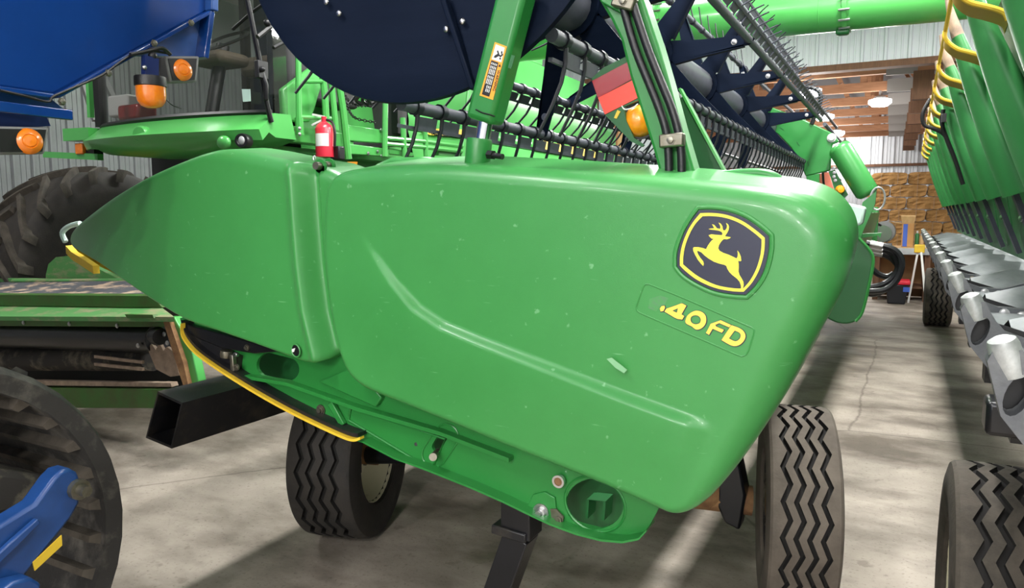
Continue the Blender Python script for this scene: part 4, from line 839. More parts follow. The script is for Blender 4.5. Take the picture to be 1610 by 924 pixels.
# nose band below the windscreen, bulging forward
zt_ = P(280, 186, Y=YFc).z; zm = P(280, 207, Y=YFc-.2).z; zb_ = P(260, 243, Y=YFc-.1).z
rows = []
for i in range(25):
    t = i/24; x = xa+(xb-xa)*t; bulge = .26*math.sin(PI*t)**.7; ze = .10*abs(2*t-1)**3
    rows.append([V((x, YFc+.25, zt_)), V((x, YFc+.1-bulge*.6, zt_-.005)), V((x, YFc-.02-bulge, zm+ze*.2)), V((x, YFc-.05-bulge, zm-.02+ze*.2)), V((x, YFc-.02-bulge, (zm+zb_)/2)), V((x, YFc+.04-bulge, zb_+.03+ze)), V((x, YFc+.1-bulge, zb_+ze)), V((x, YFc+.3, zb_+ze))])
mb = MB(); mb.grid(rows, True); n0 = len(mb.v); mb.f += [tuple(range(8)), tuple(n0-1-i for i in range(8))]; nose = obj('nose_band', mb, 'combine_green', cb, angle=50)
c = P(221, 211, Y=YFc-.27); obj('nose_boss', MB().lathe([(0, .02), (.05, .018), (.062, 0), (.062, -.05)], c, (.3, -1, 0), 20), 'combine_green', nose)
c = P(352, 224, Y=YFc-.2); mb = MB(); mb.sphere(c, .055, 16, 10, (1.1, .6, .85)); obj('nose_pad', mb, 'combine_green', nose)
c = P(381, 221, Y=YFc-.14); obj('headlamp', MB().lathe([(0, .012), (.025, .012), (.032, .02), (.045, .02), (.05, 0), (.05, -.06)], c, (.45, -1, 0), 20), 'black_plain', nose); obj('headlamp_lens', MB().sphere(c+V((.004, -.012, 0)), .03, 14, 8, (1, .5, 1)), 'lamp_glass', nose)
# cab: floor, rear wall, roof, pillars, glass
zr = 3.75; obj('cab_floor', MB().bb((xa+.1, YFc+.1, zt_-.12), (xb-.35, 5.5, zt_-.02)), 'interior', cb)
obj('cab_rear_wall', MB().bb((xa+.1, 5.45, zt_-.1), (xb-.1, 5.55, zr)), 'interior', cb)
obj('cab_roof', MB().bb((xa-.1, YFc-.15, zr), (xb+.15, 5.7, zr+.35)), 'combine_green', cb, bevel=.08)
rows = []
for i in range(17):
    t = i/16; x = xa+.04+(xb-xa-.06)*t; bulge = .16*math.sin(PI*t)**.8
    rows.append([V((x-.05*(1-2*t)*k, YFc+.1-bulge+.02*k, zt_+(zr-zt_)*k)) for k in (0, .25, .5, .75, 1)])
mb = MB(); mb.grid(rows); obj('windscreen', mb, 'cab_glass', cb, angle=60)
mb = MB(); mb.tube([r[0]+V((0, -.01, .0)) for r in rows], .022, 6); obj('screen_seal', mb, 'black_plain', cb)
mb = MB(); ye_ = P(452, 150, X=xb).y; mb.grid([[V((xb, YFc+.1, zt_)), V((xb, YFc+.1, zr))], [V((xb, ye_, zt_)), V((xb, ye_, zr))]]); obj('side_window', mb, 'cab_glass', cb)
mb = MB(); mb.grid([[V((xa+.02, YFc+.1, zt_)), V((xa-.05, YFc+.1, zr))], [V((xa+.02, 5.4, zt_)), V((xa-.05, 5.4, zr))]]); obj('side_window', mb, 'cab_glass', cb)
for x, y in ((xa+.02, YFc+.1), (xb-.1, 5.4), (xa+.02, 5.4)):
    obj('pillar', MB().beam((x, y, zt_), (x, y, zr), .07, .07), 'black_plain', cb)
pl = PP([(386, -12), (393, 20), (401, 60), (408, 95), (412, 120), (417, 150), (423, 178), (427, 192)], X=xb+.01); mb = MB(); mb.tube(spline(pl, 3), .018, 8); obj('door_seal', mb, 'black_plain', cb)
mb = MB(); c = P(411, 110, X=xb+.03); mb.box(c, (.04, .09, .12)); mb.tube([c, c+V((.02, .02, -.1)), c+V((.01, .02, -.2))], .018, 8); mb.sphere(c+V((.03, -.02, -.0)), .02); obj('door_handle', mb, 'black_plain', cb, bevel=.008)
mb = MB(); mb.tube(PP([(366, 46), (395, 20), (412, 8)], Y=YFc-.02), .012, 6); obj('wiper', mb, 'black_plain', cb)
mb = MB(); mb.tube(PP([(405, 58), (425, 42)], X=xb+.08), .016, 6); mb.sphere(P(420, 36, X=xb+.08), .025); mb.tube(PP([(430, 75), (455, 62)], X=xb+.08), .014, 6); obj('mirror_bracket', mb, 'black_plain', cb)
obj('sticker', MB().prism(PP([(380, 140), (393, 140), (394, 159), (382, 160)], Y=YFc-.01), (0, .003, 0)), 'mint', cb)
# inside: seat, console, steering column, monitor, frames
sx_ = (xa+xb)/2+.25; sy_ = 4.7
seat = obj('operator_seat', MB().box((sx_, sy_, zt_+.5), (.55, .5, .16)), 'brown_leather', cb, bevel=.05)
obj('seat_back', MB().box((sx_, sy_+.28, zt_+.95), (.52, .16, .8)), 'brown_leather', seat, bevel=.06); obj('head_rest', MB().box((sx_, sy_+.28, zt_+1.42), (.3, .12, .18)), 'brown_leather', seat, bevel=.04); obj('seat_base', MB().box((sx_, sy_, zt_+.2), (.4, .4, .42)), 'black_plain', seat)
a = P(345, 95, Y=4.1); obj('arm_cushion', MB().box(a, (.36, .3, .1)), 'brown_leather', cb, bevel=.04)
obj('console', MB().box((sx_+.42, 4.6, zt_+.42), (.24, .8, .5)), 'interior', cb, bevel=.03)
mb = MB(); mb.tube([(sx_-.1, 4.0, zt_), (sx_-.1, 4.15, zt_+.6)], .05, 10); mb.lathe([(.18, -.012), (.205, 0), (.18, .012)], (sx_-.1, 4.17, zt_+.64), (0, -.6, 1), 24, True); obj('steering_column', mb, 'black_plain', cb)
for q_ in ((150, 50), (195, 70)):
    p0 = P(q_[0], 190, Y=5.2); p1 = P(q_[1]+45, 20, Y=5.2); obj('cab_brace', MB().beam(p0, p1, .06, .04), 'interior_grey', cb)
obj('operator_screen', MB().box((sx_+.5, 4.2, zt_+.75), (.06, .3, .22)), 'black_plain', cb, bevel=.01)
p = P(200, 168, Y=4.6); obj('storage_box', MB().box(p, (.3, .2, .2)), 'label_white', cb, bevel=.02); p = P(216, 178, Y=4.4); obj('red_pouch', MB().box(p, (.3, .2, .14)), 'dark_red', cb, bevel=.03)
# chassis under the cab
obj('feeder_house', MB().add([(-5.1, 4.1, .7), (-4.3, 4.1, .7), (-5.1, 4.1, 1.3), (-4.3, 4.1, 1.3), (-5.3, 5.2, 1.2), (-4.3, 5.2, 1.2), (-5.3, 5.2, 1.9), (-4.3, 5.2, 1.9)], [(0, 1, 3, 2), (4, 6, 7, 5), (0, 4, 5, 1), (2, 3, 7, 6), (0, 2, 6, 4), (1, 5, 7, 3)]), 'combine_green', cb, bevel=.02)
obj('chassis', MB().bb((-5.9, 4.3, 1.0), (-4.7, 11, 2.05)), 'black_plain', cb)
obj('front_axle', MB().cyl((-6.9, 5.0, .95), (-3.0, 5.0, .95), .2, 16), 'combine_green', cb)
# marker lamp arm on the left
mb = MB(); mb.beam(P(72, 243, Y=3.8), P(158, 247, Y=3.8), .05, .05); mb.beam(P(110, 213, Y=3.8), P(150, 211, Y=3.8), .12, .1); arm_ = obj('marker_arm', mb, 'combine_green', cb)
p = P(127, 234, Y=3.78); obj('marker_lamp', MB().box(p, (.1, .04, .09)), 'amber', arm_, bevel=.008); obj('lamp_housing', MB().box(p+V((.09, .05, .03)), (.14, .08, .16)), 'black_plain', arm_)
mb = MB(); mb.beam(P(143, 185, Y=4.0), P(136, 40, Y=4.0), .04, .04); obj('mirror_post', mb, 'combine_green', cb)
# platform, steps and hand rails on the side
obj('platform_beam', MB().bb((XS-.1, P(418, 205, X=XS).y, P(450, 222, X=XS).z), (XS+.0, P(556, 205, X=XS).y, P(450, 196, X=XS).z)), 'combine_green', cb, bevel=.01)
obj('platform_floor', MB().bb((XS-.3, 4.0, 2.02), (XS-.12, 7.0, 2.06)), 'combine_green', cb)
pan_ = PP([(447, 191), (444, 140), (492, 104), (503, 112), (508, 130), (496, 170), (488, 192)], X=XS-.06); mb = MB(); mb.prism(pan_, (-.05, 0, 0)); obj('side_fairing', mb, 'combine_green', cb, bevel=.015)
def rail(pts, r=.022, X=XS+.05, nm='hand_rail'):
    mb = MB(); mb.tube(PP(pts, X=X), r, 8); return obj(nm, mb, 'combine_green', cb)
rail([(469, 85), (470, 195)]); rail([(470, 128), (506, 128)], .016); rail([(470, 184), (520, 186)], .016)
rail([(507, 118), (511, 150), (516, 250)], .026); rail([(520, 120), (527, 190), (528, 205)], .024); rail([(533, 132), (539, 170), (548, 250)], .028)
rail([(470, 185), (472, 212)], .03, nm='rail_socket')
for a, b in (((606, 152), (605, 246)), ((633, 185), (636, 246)), ((668, 185), (670, 246)), ((738, 135), (727, 246))): rail([a, b], .024, nm='rail_post')
rail([(606, 217), (665, 222), (726, 230)], .02); rail([(606, 226), (665, 231), (726, 238)], .02)
for a, b, c_, d_ in ((548, 196, 602, 225), (550, 226, 612, 246), (612, 232, 650, 246), (690, 234, 740, 248)):
    obj('step_plate', MB().prism(PP([(a, b), (c_, b+8), (c_, d_), (a, d_-4)], X=XS+.02), (-.06, 0, 0)), 'combine_green', cb, bevel=.006)
for px, py in ((471, 202), (471, 211), (579, 241), (594, 238), (599, 204), (600, 245), (750, 242)):
    inst('bolt', RIVET, cb, P(px, py, X=XS+.09 if px < 480 else XS+.03), Quaternion((0, 0, 1), PI/2))
for ch in ([(537, 140), (548, 158), (565, 166), (585, 164)], [(540, 150), (548, 172), (560, 186), (590, 192)], [(662, 190), (672, 205), (690, 213), (705, 213)]):
    pts = spline(PP(ch, X=XS+.06), 8); mb = MB()
    for i in range(len(pts)-1):
        d = pts[i+1]-pts[i]; R = V((0, 0, 1)).rotation_difference(d).to_matrix(); Rr = R @ Matrix.Rotation(PI/2*(i % 2), 3, 'Z')
        lk = [pts[i]+d*.5+Rr @ V((.011*math.cos(t), 0, d.length*.62*math.sin(t))) for t in [2*PI*j/8 for j in range(9)]]; mb.tube(lk, .004, 4, False)
    obj('safety_chain', mb, 'black_plain', cb)
# body side panels
XB = -4.35
def yz(px, py, X=XB): q = P(px, py, X=X); return q.y, q.z
y0_ = yz(500, 200)[0]; y1_ = yz(946, 200)[0]; zt1 = 3.5
obj('body_core', MB().bb((-5.9, 6.0, 1.95), (XB-.2, y1_-.1, zt1-.1)), 'black_plain', cb)
def panel(nm, ya, yb_, z0, z1, bul=.1, m='combine_green', X=XB):
    rows = []
    for i in range(11):
        t = i/10; zz = z0+(z1-z0)*t; b = bul*math.sin(PI*t)
        rows.append([V((X+b*(1 if .02 < s < .98 else .6), ya+(yb_-ya)*s, zz)) for s in (0, .02, .25, .5, .75, .98, 1)])
    rows = [[V((X-.1, p.y, p.z)) for p in rows[0]]]+rows+[[V((X-.1, p.y, p.z)) for p in rows[-1]]]
    mb = MB(); mb.grid(rows); return obj(nm, mb, m, cb, angle=40)
zs = yz(700, 207)[1]
panel('lower_side_panel', 6.0, y1_, zs-1.3, zs-.05, .18); panel('stripe_panel', 6.0, y1_+.05, zs-.04, zs+.12, .02); panel('upper_side_panel', 4.9, y1_-.3, zs+.14, zt1, .08)
panel('front_side_panel', 4.5, 5.95, zs-1.3, zs+.1, .06)
sp = [yz(664, 208, XB+.03), yz(672, 202, XB+.03), yz(745, 204, XB+.03), yz(745, 216, XB+.03), yz(675, 212, XB+.03)]
mb = MB(); mb.prism([(XB+.03, a, b) for a, b in sp], (.006, 0, 0)); obj('yellow_stripe', mb, 'yellow', cb)
mb = MB(); mb.prism([(XB+.03, yz(840, 210, XB+.03)[0], zs-.03), (XB+.03, y1_, zs-.03), (XB+.03, y1_, zs+.1), (XB+.03, yz(840, 210, XB+.03)[0], zs+.1)], (.006, 0, 0)); obj('yellow_stripe', mb, 'yellow', cb)
obj('rear_hood', MB().bb((-5.8, y1_-.3, 1.6), (XB-.05, y1_+.9, 3.0)), 'combine_green', cb, bevel=.1)
obj('orange_notice', MB().prism(PP([(546, 254), (562, 254), (561, 260), (546, 260)], Y=4.6), (0, .003, 0)), 'orange', cb)
obj('grain_tank', MB().bb((-5.8, 5.8, zt1), (-4.4, 9.2, 4.3)), 'combine_green', cb, bevel=.05)
# wheels with lugs
def lug_tire(cx, lab_, cy=5.05, R=.93):
    W = .72; e = bpy.data.objects.new('drive_wheel', None); C.objects.link(e); e.parent = cb; e.location = V((cx, cy, R))-wloc(cb); e['label'] = lab_; ctr = (cx, cy, R)
    hw = W/2; pr = [(R*.5, -hw*.8), (R*.56, -hw), (R*.75, -hw*1.06), (R*.9, -hw*.98), (R*.945, -hw*.85), (R*.955, 0), (R*.945, hw*.85), (R*.9, hw*.98), (R*.75, hw*1.06), (R*.56, hw), (R*.5, hw*.8)]
    inst('tire', MB().lathe(pr, (0, 0, 0), (1, 0, 0), 48).mesh('tire', 'rubber'), e, ctr)
    inst('rim', rim_mb(R*.86, W, 1).mesh('rim', 'yellow'), e, ctr)
    for s in (-1, 1):
        rows = []
        for i in range(6):
            t = i/5; x = s*(hw*1.03*t-.03*(1-t)); th = .42*t**1.25; rr = R*.95-.03*t*t; wd = .034+.012*t
            def pt(dr, dth): a = th+dth; return V((x, -(rr+dr)*math.sin(a), (rr+dr)*math.cos(a)))
            rows.append([pt(-.02, -wd), pt(.062-.01*t, -wd*.7), pt(.062-.01*t, wd*.7), pt(-.02, wd)])
        rows.append([V((p.x+s*.01, p.y*.93-.02, p.z*.93)) for p in rows[-1]])
        mb = MB(); mb.grid(rows, True); nv = len(mb.v); mb.f += [(0, 1, 2, 3), (nv-1, nv-2, nv-3, nv-4)]
        me = mb.mesh('tread_lug', 'rubber_dusty_lit', True, 30)
        for k in range(20): inst('tread_lug', me, e, ctr, Quaternion((1, 0, 0), 2*PI*(k+(.5 if s > 0 else 0))/20))
    return e
lug_tire(-7.3, 'big lugged drive tire left of the snout tip', 4.65, 1.01); lug_tire(-3.45, 'big lugged drive tire hidden by the end shield')
for x in (-5.7, -4.5):
    e = MB().lathe([(.3, -.25), (.5, -.28), (.66, -.24), (.68, 0), (.66, .24), (.5, .28), (.3, .25)], (x, 10.2, .68), (1, 0, 0), 32); obj('rear_tire', e, 'rubber', cb)
# unloading auger across the hall
Ya = 8.0; ac = P(1300, 14, Y=Ya); ra = .23
aug = obj('unloading_auger', MB().cyl((-4.6, Ya, ac.z+.05), (1.9, Ya, ac.z-.02), ra, 40), 'combine_green', cb, label='long round green unloading auger tube')
for px in (1041, 1330):
    x = P(px, 14, Y=Ya).x; z = ac.z+.02-(x+1)*.01
    obj('flange', MB().lathe([(ra-.01, -.022), (ra+.022, -.02), (ra+.022, .02), (ra-.01, .022)], (x, Ya, z), (1, 0, 0), 40, True), 'combine_green', aug)
    for k in range(16):
        t = 2*PI*k/16; b_ = MB().cyl((-.05, 0, 0), (.05, 0, 0), .011, 6); inst('flange_bolt', b_.mesh('flange_bolt', 'steel'), aug, (x, Ya+(ra+.024)*math.cos(t), z+(ra+.024)*math.sin(t)))
x = P(1325, 50, Y=Ya).x; obj('auger_clevis', MB().box((x, Ya-.02, ac.z-ra-.01), (.12, .1, .06)), 'dark_green', aug, bevel=.02)
x = P(1290, 20, Y=Ya).x; obj('auger_seam', MB().lathe([(ra, -.004), (ra+.003, 0), (ra, .004)], (x, Ya, ac.z+.01), (1, 0, 0), 40), 'combine_green', aug)
obj('auger_elbow', MB().tube(spline([(-4.6, Ya, 2.6), (-4.75, Ya, 3.2), (-4.7, Ya, ac.z-.1), (-4.4, Ya, ac.z+.05)], 6), ra*1.05, 24), 'combine_green', aug)
obj('spout', MB().lathe([(ra, 0), (ra+.03, .1), (ra*.9, .5), (0, .5)], (1.85, Ya, ac.z-.02), (1, 0, -.5), 24), 'black_plain', aug)
# ---------------------------------------------------------------- fire extinguisher
XE = XS+.13
t = thing('fire_extinguisher', 'red fire extinguisher with white label strapped beside the combine ladder', 'extinguisher', P(511, 246, X=XE))
b = P(511, 247, X=XE); tp = P(511, 205, X=XE); h = tp.z-b.z+.06; r = .068
obj('cylinder', MB().lathe([(0, 0), (r, 0), (r, h*.8), (r*.85, h*.9), (r*.4, h), (.02, h), (.02, h+.04), (0, h+.04)], b, (0, 0, 1), 24), 'red_paint', t, angle=50)
obj('label', MB().lathe([(r+.001, h*.3), (r+.001, h*.66)], b, (0, 0, 1), 12, ang=1.7, a0=PI*.62), 'label_white', t)
obj('lever', MB().beam(b+V((0, 0, h+.04)), b+V((-.09, -.02, h+.06)), .022, .014), 'label_white', t); obj('lever', MB().beam(b+V((0, 0, h+.02)), b+V((-.1, -.02, h-.02)), .022, .014), 'label_white', t)
obj('hose', MB().tube(spline([b+V((0, 0, h+.02)), b+V((.06, .02, h)), b+V((.085, .02, h*.7)), b+V((.08, .02, h*.3))], 4), .01, 8), 'black_plain', t)
obj('holder', MB().bb(b+V((.02, .03, -.02)), b+V((.11, .1, h*.32))), 'black_plain', t, bevel=.01)
# ---------------------------------------------------------------- low pickup header in front of the combine
pk = thing('pickup_header', 'low dusty green pickup header with black roller in front of the combine', 'header', (P(150, 640, Z=0).x, 3.6, 0))
Yp = 3.0
def pp2(nm, pts, Y, dep, m, bev=0): mb = MB(); mb.prism(PP(pts, Y=Y), (0, dep, 0)); return obj(nm, mb, m, pk, bevel=bev)
def slab(nm, front, back, m, th=.03):
    a = PP(front[0], Y=front[1]); b = PP(back[0], Y=back[1]); mb = MB(); mb.prism([a[0], a[1], b[1], b[0]], (0, 0, -th)); return obj(nm, mb, m, pk)
pp2('hitch_guard', [(72, 432), (76, 415), (88, 404), (110, 402), (160, 425), (200, 445), (200, 450), (72, 450)], Yp+.75, .05, 'dusty_green')
slab('deck_sheet', ([(-80, 472), (238, 466)], Yp+.12), ([(-40, 444), (215, 440)], Yp+.62), 'slate_sheet')
mb = MB(); mb.cyl(P(20, 442, Y=Yp+.62), P(200, 441, Y=Yp+.62), .018, 8); obj('deck_rod', mb, 'dusty_green', pk)
pp2('rear_rail', [(-80, 436), (200, 440), (200, 446), (-80, 443)], Yp+.66, .05, 'dusty_green', .008)
pp2('upper_beam', [(-80, 462), (240, 464), (255, 484), (-80, 480)], Yp+.08, .1, 'moss_green', .006)
slab('top_flange', ([(-80, 497), (274, 498)], Yp-.1), ([(-80, 479), (254, 483)], Yp+.1), 'dusty_green')
pp2('front_beam', [(-80, 497), (266, 499), (262, 514), (-80, 512)], Yp-.06, .08, 'moss_green', .006)
mb = MB(); mb.cyl(P(-80, 523, Y=Yp+.05), P(250, 532, Y=Yp+.05), .1, 20); obj('press_roller', mb, 'black_paint', pk)
mb = MB(); mb.cyl(P(-80, 566, Y=Yp+.12), P(240, 562, Y=Yp+.12), .09, 16); obj('lower_roller', mb, 'dusty_chassis', pk)
mb = MB(); mb.beam(P(150, 560, Y=Yp), P(225, 569, Y=Yp), .02, .02); mb.beam(P(150, 572, Y=Yp), P(225, 580, Y=Yp), .02, .02); obj('guide_rods', mb, 'tan_dust', pk)
pp2('back_wall', [(-80, 505), (285, 510), (295, 620), (-80, 620)], Yp+.32, .03, 'black_plain')
pp2('end_plate', [(262, 498), (273, 498), (300, 545), (312, 600), (300, 612), (285, 560)], Yp-.05, .06, 'combine_green', .006)
pp2('end_edge', [(255, 500), (264, 499), (288, 570), (296, 606), (288, 606)], Yp-.08, .04, 'rust')
pp2('torn_skirt', [(232, 548), (238, 540), (245, 550), (250, 538), (257, 551), (262, 545), (272, 552), (282, 590), (268, 592), (245, 580)], Yp-.02, .02, 'tan_dust')
mb = MB(); mb.lathe([(0, -.05), (.05, -.05), (.06, 0), (.05, .05), (0, .05)], P(248, 528, Y=Yp-.05), (1, -.3, 0), 16); obj('roller_end', mb, 'black_plain', pk)
pp2('lower_sill', [(-80, 596), (268, 602), (270, 608), (-80, 604)], Yp, .05, 'tan_dust'); pp2('skid_skirt', [(-80, 608), (272, 612), (282, 634), (276, 642), (-80, 640)], Yp-.02, .06, 'moss_green', .005)
for px, py in ((37, 507), (109, 509), (184, 512), (258, 525), (263, 539), (217, 543)): inst('bolt', RIVET, pk, P(px, py, Y=Yp-.062))
obj('end_handle', MB().prism(PP([(196, 494), (240, 495), (242, 500), (200, 500)], Y=Yp-.11), (0, .03, 0)), 'moss_green', pk)
a = P(-80, 640, Y=Yp); b = P(278, 640, Y=Yp)
for x in (a.x+.1, b.x-.5): obj('skid', MB().bb((x, Yp+.3, 0), (x+.06, Yp+.5, max(.05, b.z+.05))), 'black_plain', pk)
# ================================================================ BLUE GRAIN CART on the left
XG = -2.25
gc = thing('grain_cart', 'blue tracked grain cart with amber lamps at the left edge', 'grain cart', (-3.2, .6, 0))
def gp(nm, pts, X, dep, m, bev=0, parent=None): mb = MB(); mb.prism(PP(pts, X=X), (dep, 0, 0)); return obj(nm, mb, m, parent or gc, bevel=bev)
hq = [P(331, 16, X=XG), P(85, 150, X=XG)]; mb = MB(); mb.prism([(XG, hq[0].y, 3.5), hq[0], hq[1], (XG, -6.0, hq[1].z), (XG, -6.6, 3.5)], (-2.3, 0, 0)); hop = obj('hopper', mb, 'blue', gc, bevel=.01)
mb = MB(); e = PP([(84, 152), (331, 17)], X=XG); mb.beam(e[0], e[1], .014, .05, up=(1, 0, 0)); obj('edge_flange', mb, 'blue', gc, bevel=.004)
mb = MB(); e = PP([(331, 18), (331, -160)], X=XG+.01); mb.beam(e[0], e[1], .03, .05, up=(1, 0, 0)); obj('corner_flange', mb, 'blue_frame', gc, bevel=.004)
gp('end_gusset', [(205, 88), (327, 22), (315, 90), (262, 88)], XG-.02, -.02, 'blue_frame')
mb = MB(); e = PP([(326, 20), (316, 92)], X=XG); mb.beam(e[0], e[1], .02, .06, up=(1, 0, 0)); obj('gusset_flange', mb, 'blue', gc, bevel=.003)
mb = MB(); e = [V((XG+.01, -6.0, hq[1].z)), P(80, 152, X=XG+.01)]; mb.beam(e[0], e[1], .016, .04, up=(1, 0, 0)); obj('sill_flange', mb, 'blue', gc, bevel=.004)
mb = MB(); e = [V((XG+.03, -6.0, P(0, 161, X=XG+.03).z)), P(112, 181, X=XG+.03)]; mb.beam(e[0], e[1], .03, .02, up=(1, 0, 0)); obj('sill_plate', mb, 'blue', gc, bevel=.003)
gp('sill_web', [(-250, 100), (80, 155), (108, 178), (-250, 122)], XG-.03, -.02, 'blue_frame')
gp('underframe', [(-250, 122), (70, 176), (80, 198), (-250, 215)], XG-.04, -.2, 'blue_dark')
mb = MB(); mb.tube(spline(PP([(0, 142), (35, 150), (75, 160), (83, 152), (110, 140), (160, 118), (200, 90), (230, 80), (265, 84)], X=XG+.03), 4), .004, 6); obj('wiring_loom', mb, 'black_plain', gc)
mb = MB(); mb.tube(spline(PP([(205, 86), (235, 80), (255, 76), (268, 86)], X=XG+.04), 4), .007, 6); mb.sphere(P(240, 88, X=XG+.04), .014); obj('wire_knot', mb, 'black_plain', gc)
for px, py in ((300, 36), (242, 68), (170, 115), (97, 160)): o = inst('bolt', BOLT, gc, P(px, py, X=XG+.03), Quaternion((0, 0, 1), PI/2))
# square lamp with round amber lens
def sq_lamp(poly, c, r, X, nm):
    h_ = gp(nm, poly, X, -.05, 'interior_grey', .006)
    i_ = [(c[0]+(a-c[0])*.82, c[1]+(b-c[1])*.82) for a, b in poly]; mb = MB(); mb.prism(PP(i_, X=X+.002), (.002, 0, 0)); obj('lamp_face', mb, 'black_plain', h_)
    p = P(c[0], c[1], X=X+.004); obj('lamp_lens', MB().lathe([(0, .018), (r*.4, .017), (r*.5, .013), (r*.55, .015), (r*.85, .009), (r, 0)], p, (1, -.25, 0), 28), 'amber', h_, label='round amber lens')
sq_lamp([(259, 88), (314, 88), (310, 129), (268, 130)], (286, 110), .037, XG+.02, 'square_lamp'); sq_lamp([(-12, 198), (78, 200), (71, 242), (-10, 243)], (45, 222), .037, XG+.02, 'square_lamp')
# beacon hanging upside down
bt = P(236, 90, X=XG+.04); bm2 = P(236, 121, X=XG+.04); bb2 = P(237, 170, X=XG+.04)
obj('beacon_bracket', MB().beam(bt, bm2, .05, .02), 'blue_dark', gc); obj('beacon_bolt', MB().sphere(P(227, 106, X=XG+.06), .008), 'steel', gc)
rb_ = .046; hh = bm2.z-bb2.z
bc = obj('beacon_base', MB().lathe([(0, 0), (rb_*1.05, 0), (rb_*1.08, -.01), (rb_*1.08, -.03), (rb_, -.032)], bm2, (0, 0, 1), 28), 'black_plain', gc)
obj('beacon_lens', MB().lathe([(rb_, -.028), (rb_, -hh*.6), (rb_*.93, -hh*.78), (rb_*.7, -hh*.93), (rb_*.3, -hh), (0, -hh)], bm2, (0, 0, 1), 28), 'amber', bc, angle=60, label='amber beacon dome')
mb = MB(); mb.tube(spline(PP([(262, 157), (272, 166), (285, 170)], X=XG+.03), 4), .002, 5); obj('beacon_wire', mb, 'black_plain', gc)
# rubber track
XT = -2.2; TW = .66; cyF, cyR, cz_, rr_ = .86, -.8, .605, .57
def loop(r, n=20):
    o = []
    for i in range(n+1): t = PI/2-PI*i/n; o.append((cyF+r*math.cos(t), cz_+r*math.sin(t), t))
    m = 14
    for i in range(1, m): o.append((cyF+(cyR-cyF)*i/m, cz_-r, -PI/2))
    for i in range(n+1): t = -PI/2-PI*i/n; o.append((cyR+r*math.cos(t), cz_+r*math.sin(t), t))
    for i in range(1, m): o.append((cyR+(cyF-cyR)*i/m, cz_+r, PI/2))
    return o
track = bpy.data.objects.new('track_unit', None); C.objects.link(track); track.parent = gc; track.location = V((XT-.3, .1, 0))-wloc(gc); track['label'] = 'dusty black rubber track'
rows = [[V((XT, y, z)), V((XT-.04, y+.02*math.cos(t), z+.02*math.sin(t))), V((XT-TW+.04, y+.02*math.cos(t), z+.02*math.sin(t))), V((XT-TW, y, z)), V((XT-TW, y-.05*math.cos(t), z-.05*math.sin(t))), V((XT-.01, y-.05*math.cos(t), z-.05*math.sin(t)))] for y, z, t in loop(rr_)]
rows.append(rows[0]); mb = MB(); mb.grid(rows, True); obj('belt', mb, 'rubber_track', track)
# tread bars outside, drive ribs inside
bar = MB()
for s in (0, 1):
    x0, x1 = (-.13, -TW*.52) if s == 0 else (-TW*.48, -TW+.05)
    y0b, y1b = (0.0, .12) if s == 0 else (.12, 0)
    bar.add([(x0, y0b-.035, 0), (x0, y0b+.035, 0), (x1, y1b+.03, 0), (x1, y1b-.03, 0), (x0-.0, y0b-.02, .03), (x0-.0, y0b+.02, .03), (x1, y1b+.02, .035), (x1, y1b-.02, .035)], [(0, 1, 2, 3), (4, 5, 6, 7), (0, 1, 5, 4), (1, 2, 6, 5), (2, 3, 7, 6), (3, 0, 4, 7)])
bar_me = bar.mesh('tread_bar', 'rubber_track', False)
rib = MB(); rib.add([(-.03, -.02, 0), (-.03, .02, 0), (-TW+.03, .02, 0), (-TW+.03, -.02, 0), (-.05, -.01, -.035), (-.05, .01, -.035), (-TW+.05, .01, -.035), (-TW+.05, -.01, -.035)], [(0, 1, 2, 3), (4, 5, 6, 7), (0, 1, 5, 4), (1, 2, 6, 5), (2, 3, 7, 6), (3, 0, 4, 7)])
rib_me = rib.mesh('drive_rib', 'rubber_dusty_lit', False)  # lighter rubber colour paints the warm light on the inner ribs
def along(r, s):
    per = [(PI*rr_), (cyF-cyR), (PI*rr_), (cyF-cyR)]; tot = sum(per); s = (s % 1)*tot
    if s < per[0]: t = PI/2-s/rr_; return cyF+r*math.cos(t), cz_+r*math.sin(t), t
    s -= per[0]
    if s < per[1]: return cyF-s, cz_-r, -PI/2
    s -= per[1]
    if s < per[2]: t = -PI/2-s/rr_; return cyR+r*math.cos(t), cz_+r*math.sin(t), t
    s -= per[2]; return cyR+s, cz_+r, PI/2
for k in range(38):
    y, z, t = along(rr_+.012, k/38); inst('tread_bar', bar_me, track, (XT, y, z), Quaternion((1, 0, 0), t-PI/2))
for k in range(56):
    y, z, t = along(rr_-.045, k/56); inst('drive_rib', rib_me, track, (XT, y, z), Quaternion((1, 0, 0), t-PI/2))
for y in (cyF, .2, -.3, cyR):
    r = .44 if y in (cyF, cyR) else .2; zc_ = cz_ if r > .3 else .3
    if y != cyF: obj('track_roller', MB().lathe([(0, -.06), (r*.8, -.06), (r, -.02), (r, .1), (0, .1)], (XT-.3, y, zc_), (1, 0, 0), 24), 'dusty_chassis', track)
mb = MB(); mb.lathe([(0, 0), (.12, 0), (.14, -.1), (.34, -.16), (.38, -.2), (.38, -.3), (.1, -.32), (0, -.32)], (XT-.22, cyF-.06, cz_-.02), (1, 0, 0), 28); obj('idler_wheel', mb, 'dusty_chassis', track)
gp('axle_casting', [(-30, 735), (20, 740), (75, 748), (92, 752), (88, 790), (60, 806), (0, 812), (-30, 815)], XT-.08, -.3, 'dusty_chassis', .02)
arm2 = gp('swing_arm', [(-40, 850), (0, 826), (55, 792), (84, 752), (96, 740), (110, 736), (122, 742), (128, 757), (126, 790), (112, 815), (70, 868), (40, 905), (10, 940), (-40, 975)], XT+.10, -.07, 'blue_frame', .01)
gp('arm_rib', [(-40, 905), (20, 850), (60, 815), (65, 822), (25, 862), (-40, 925)], XT+.125, -.02, 'blue_frame', .004, arm2)
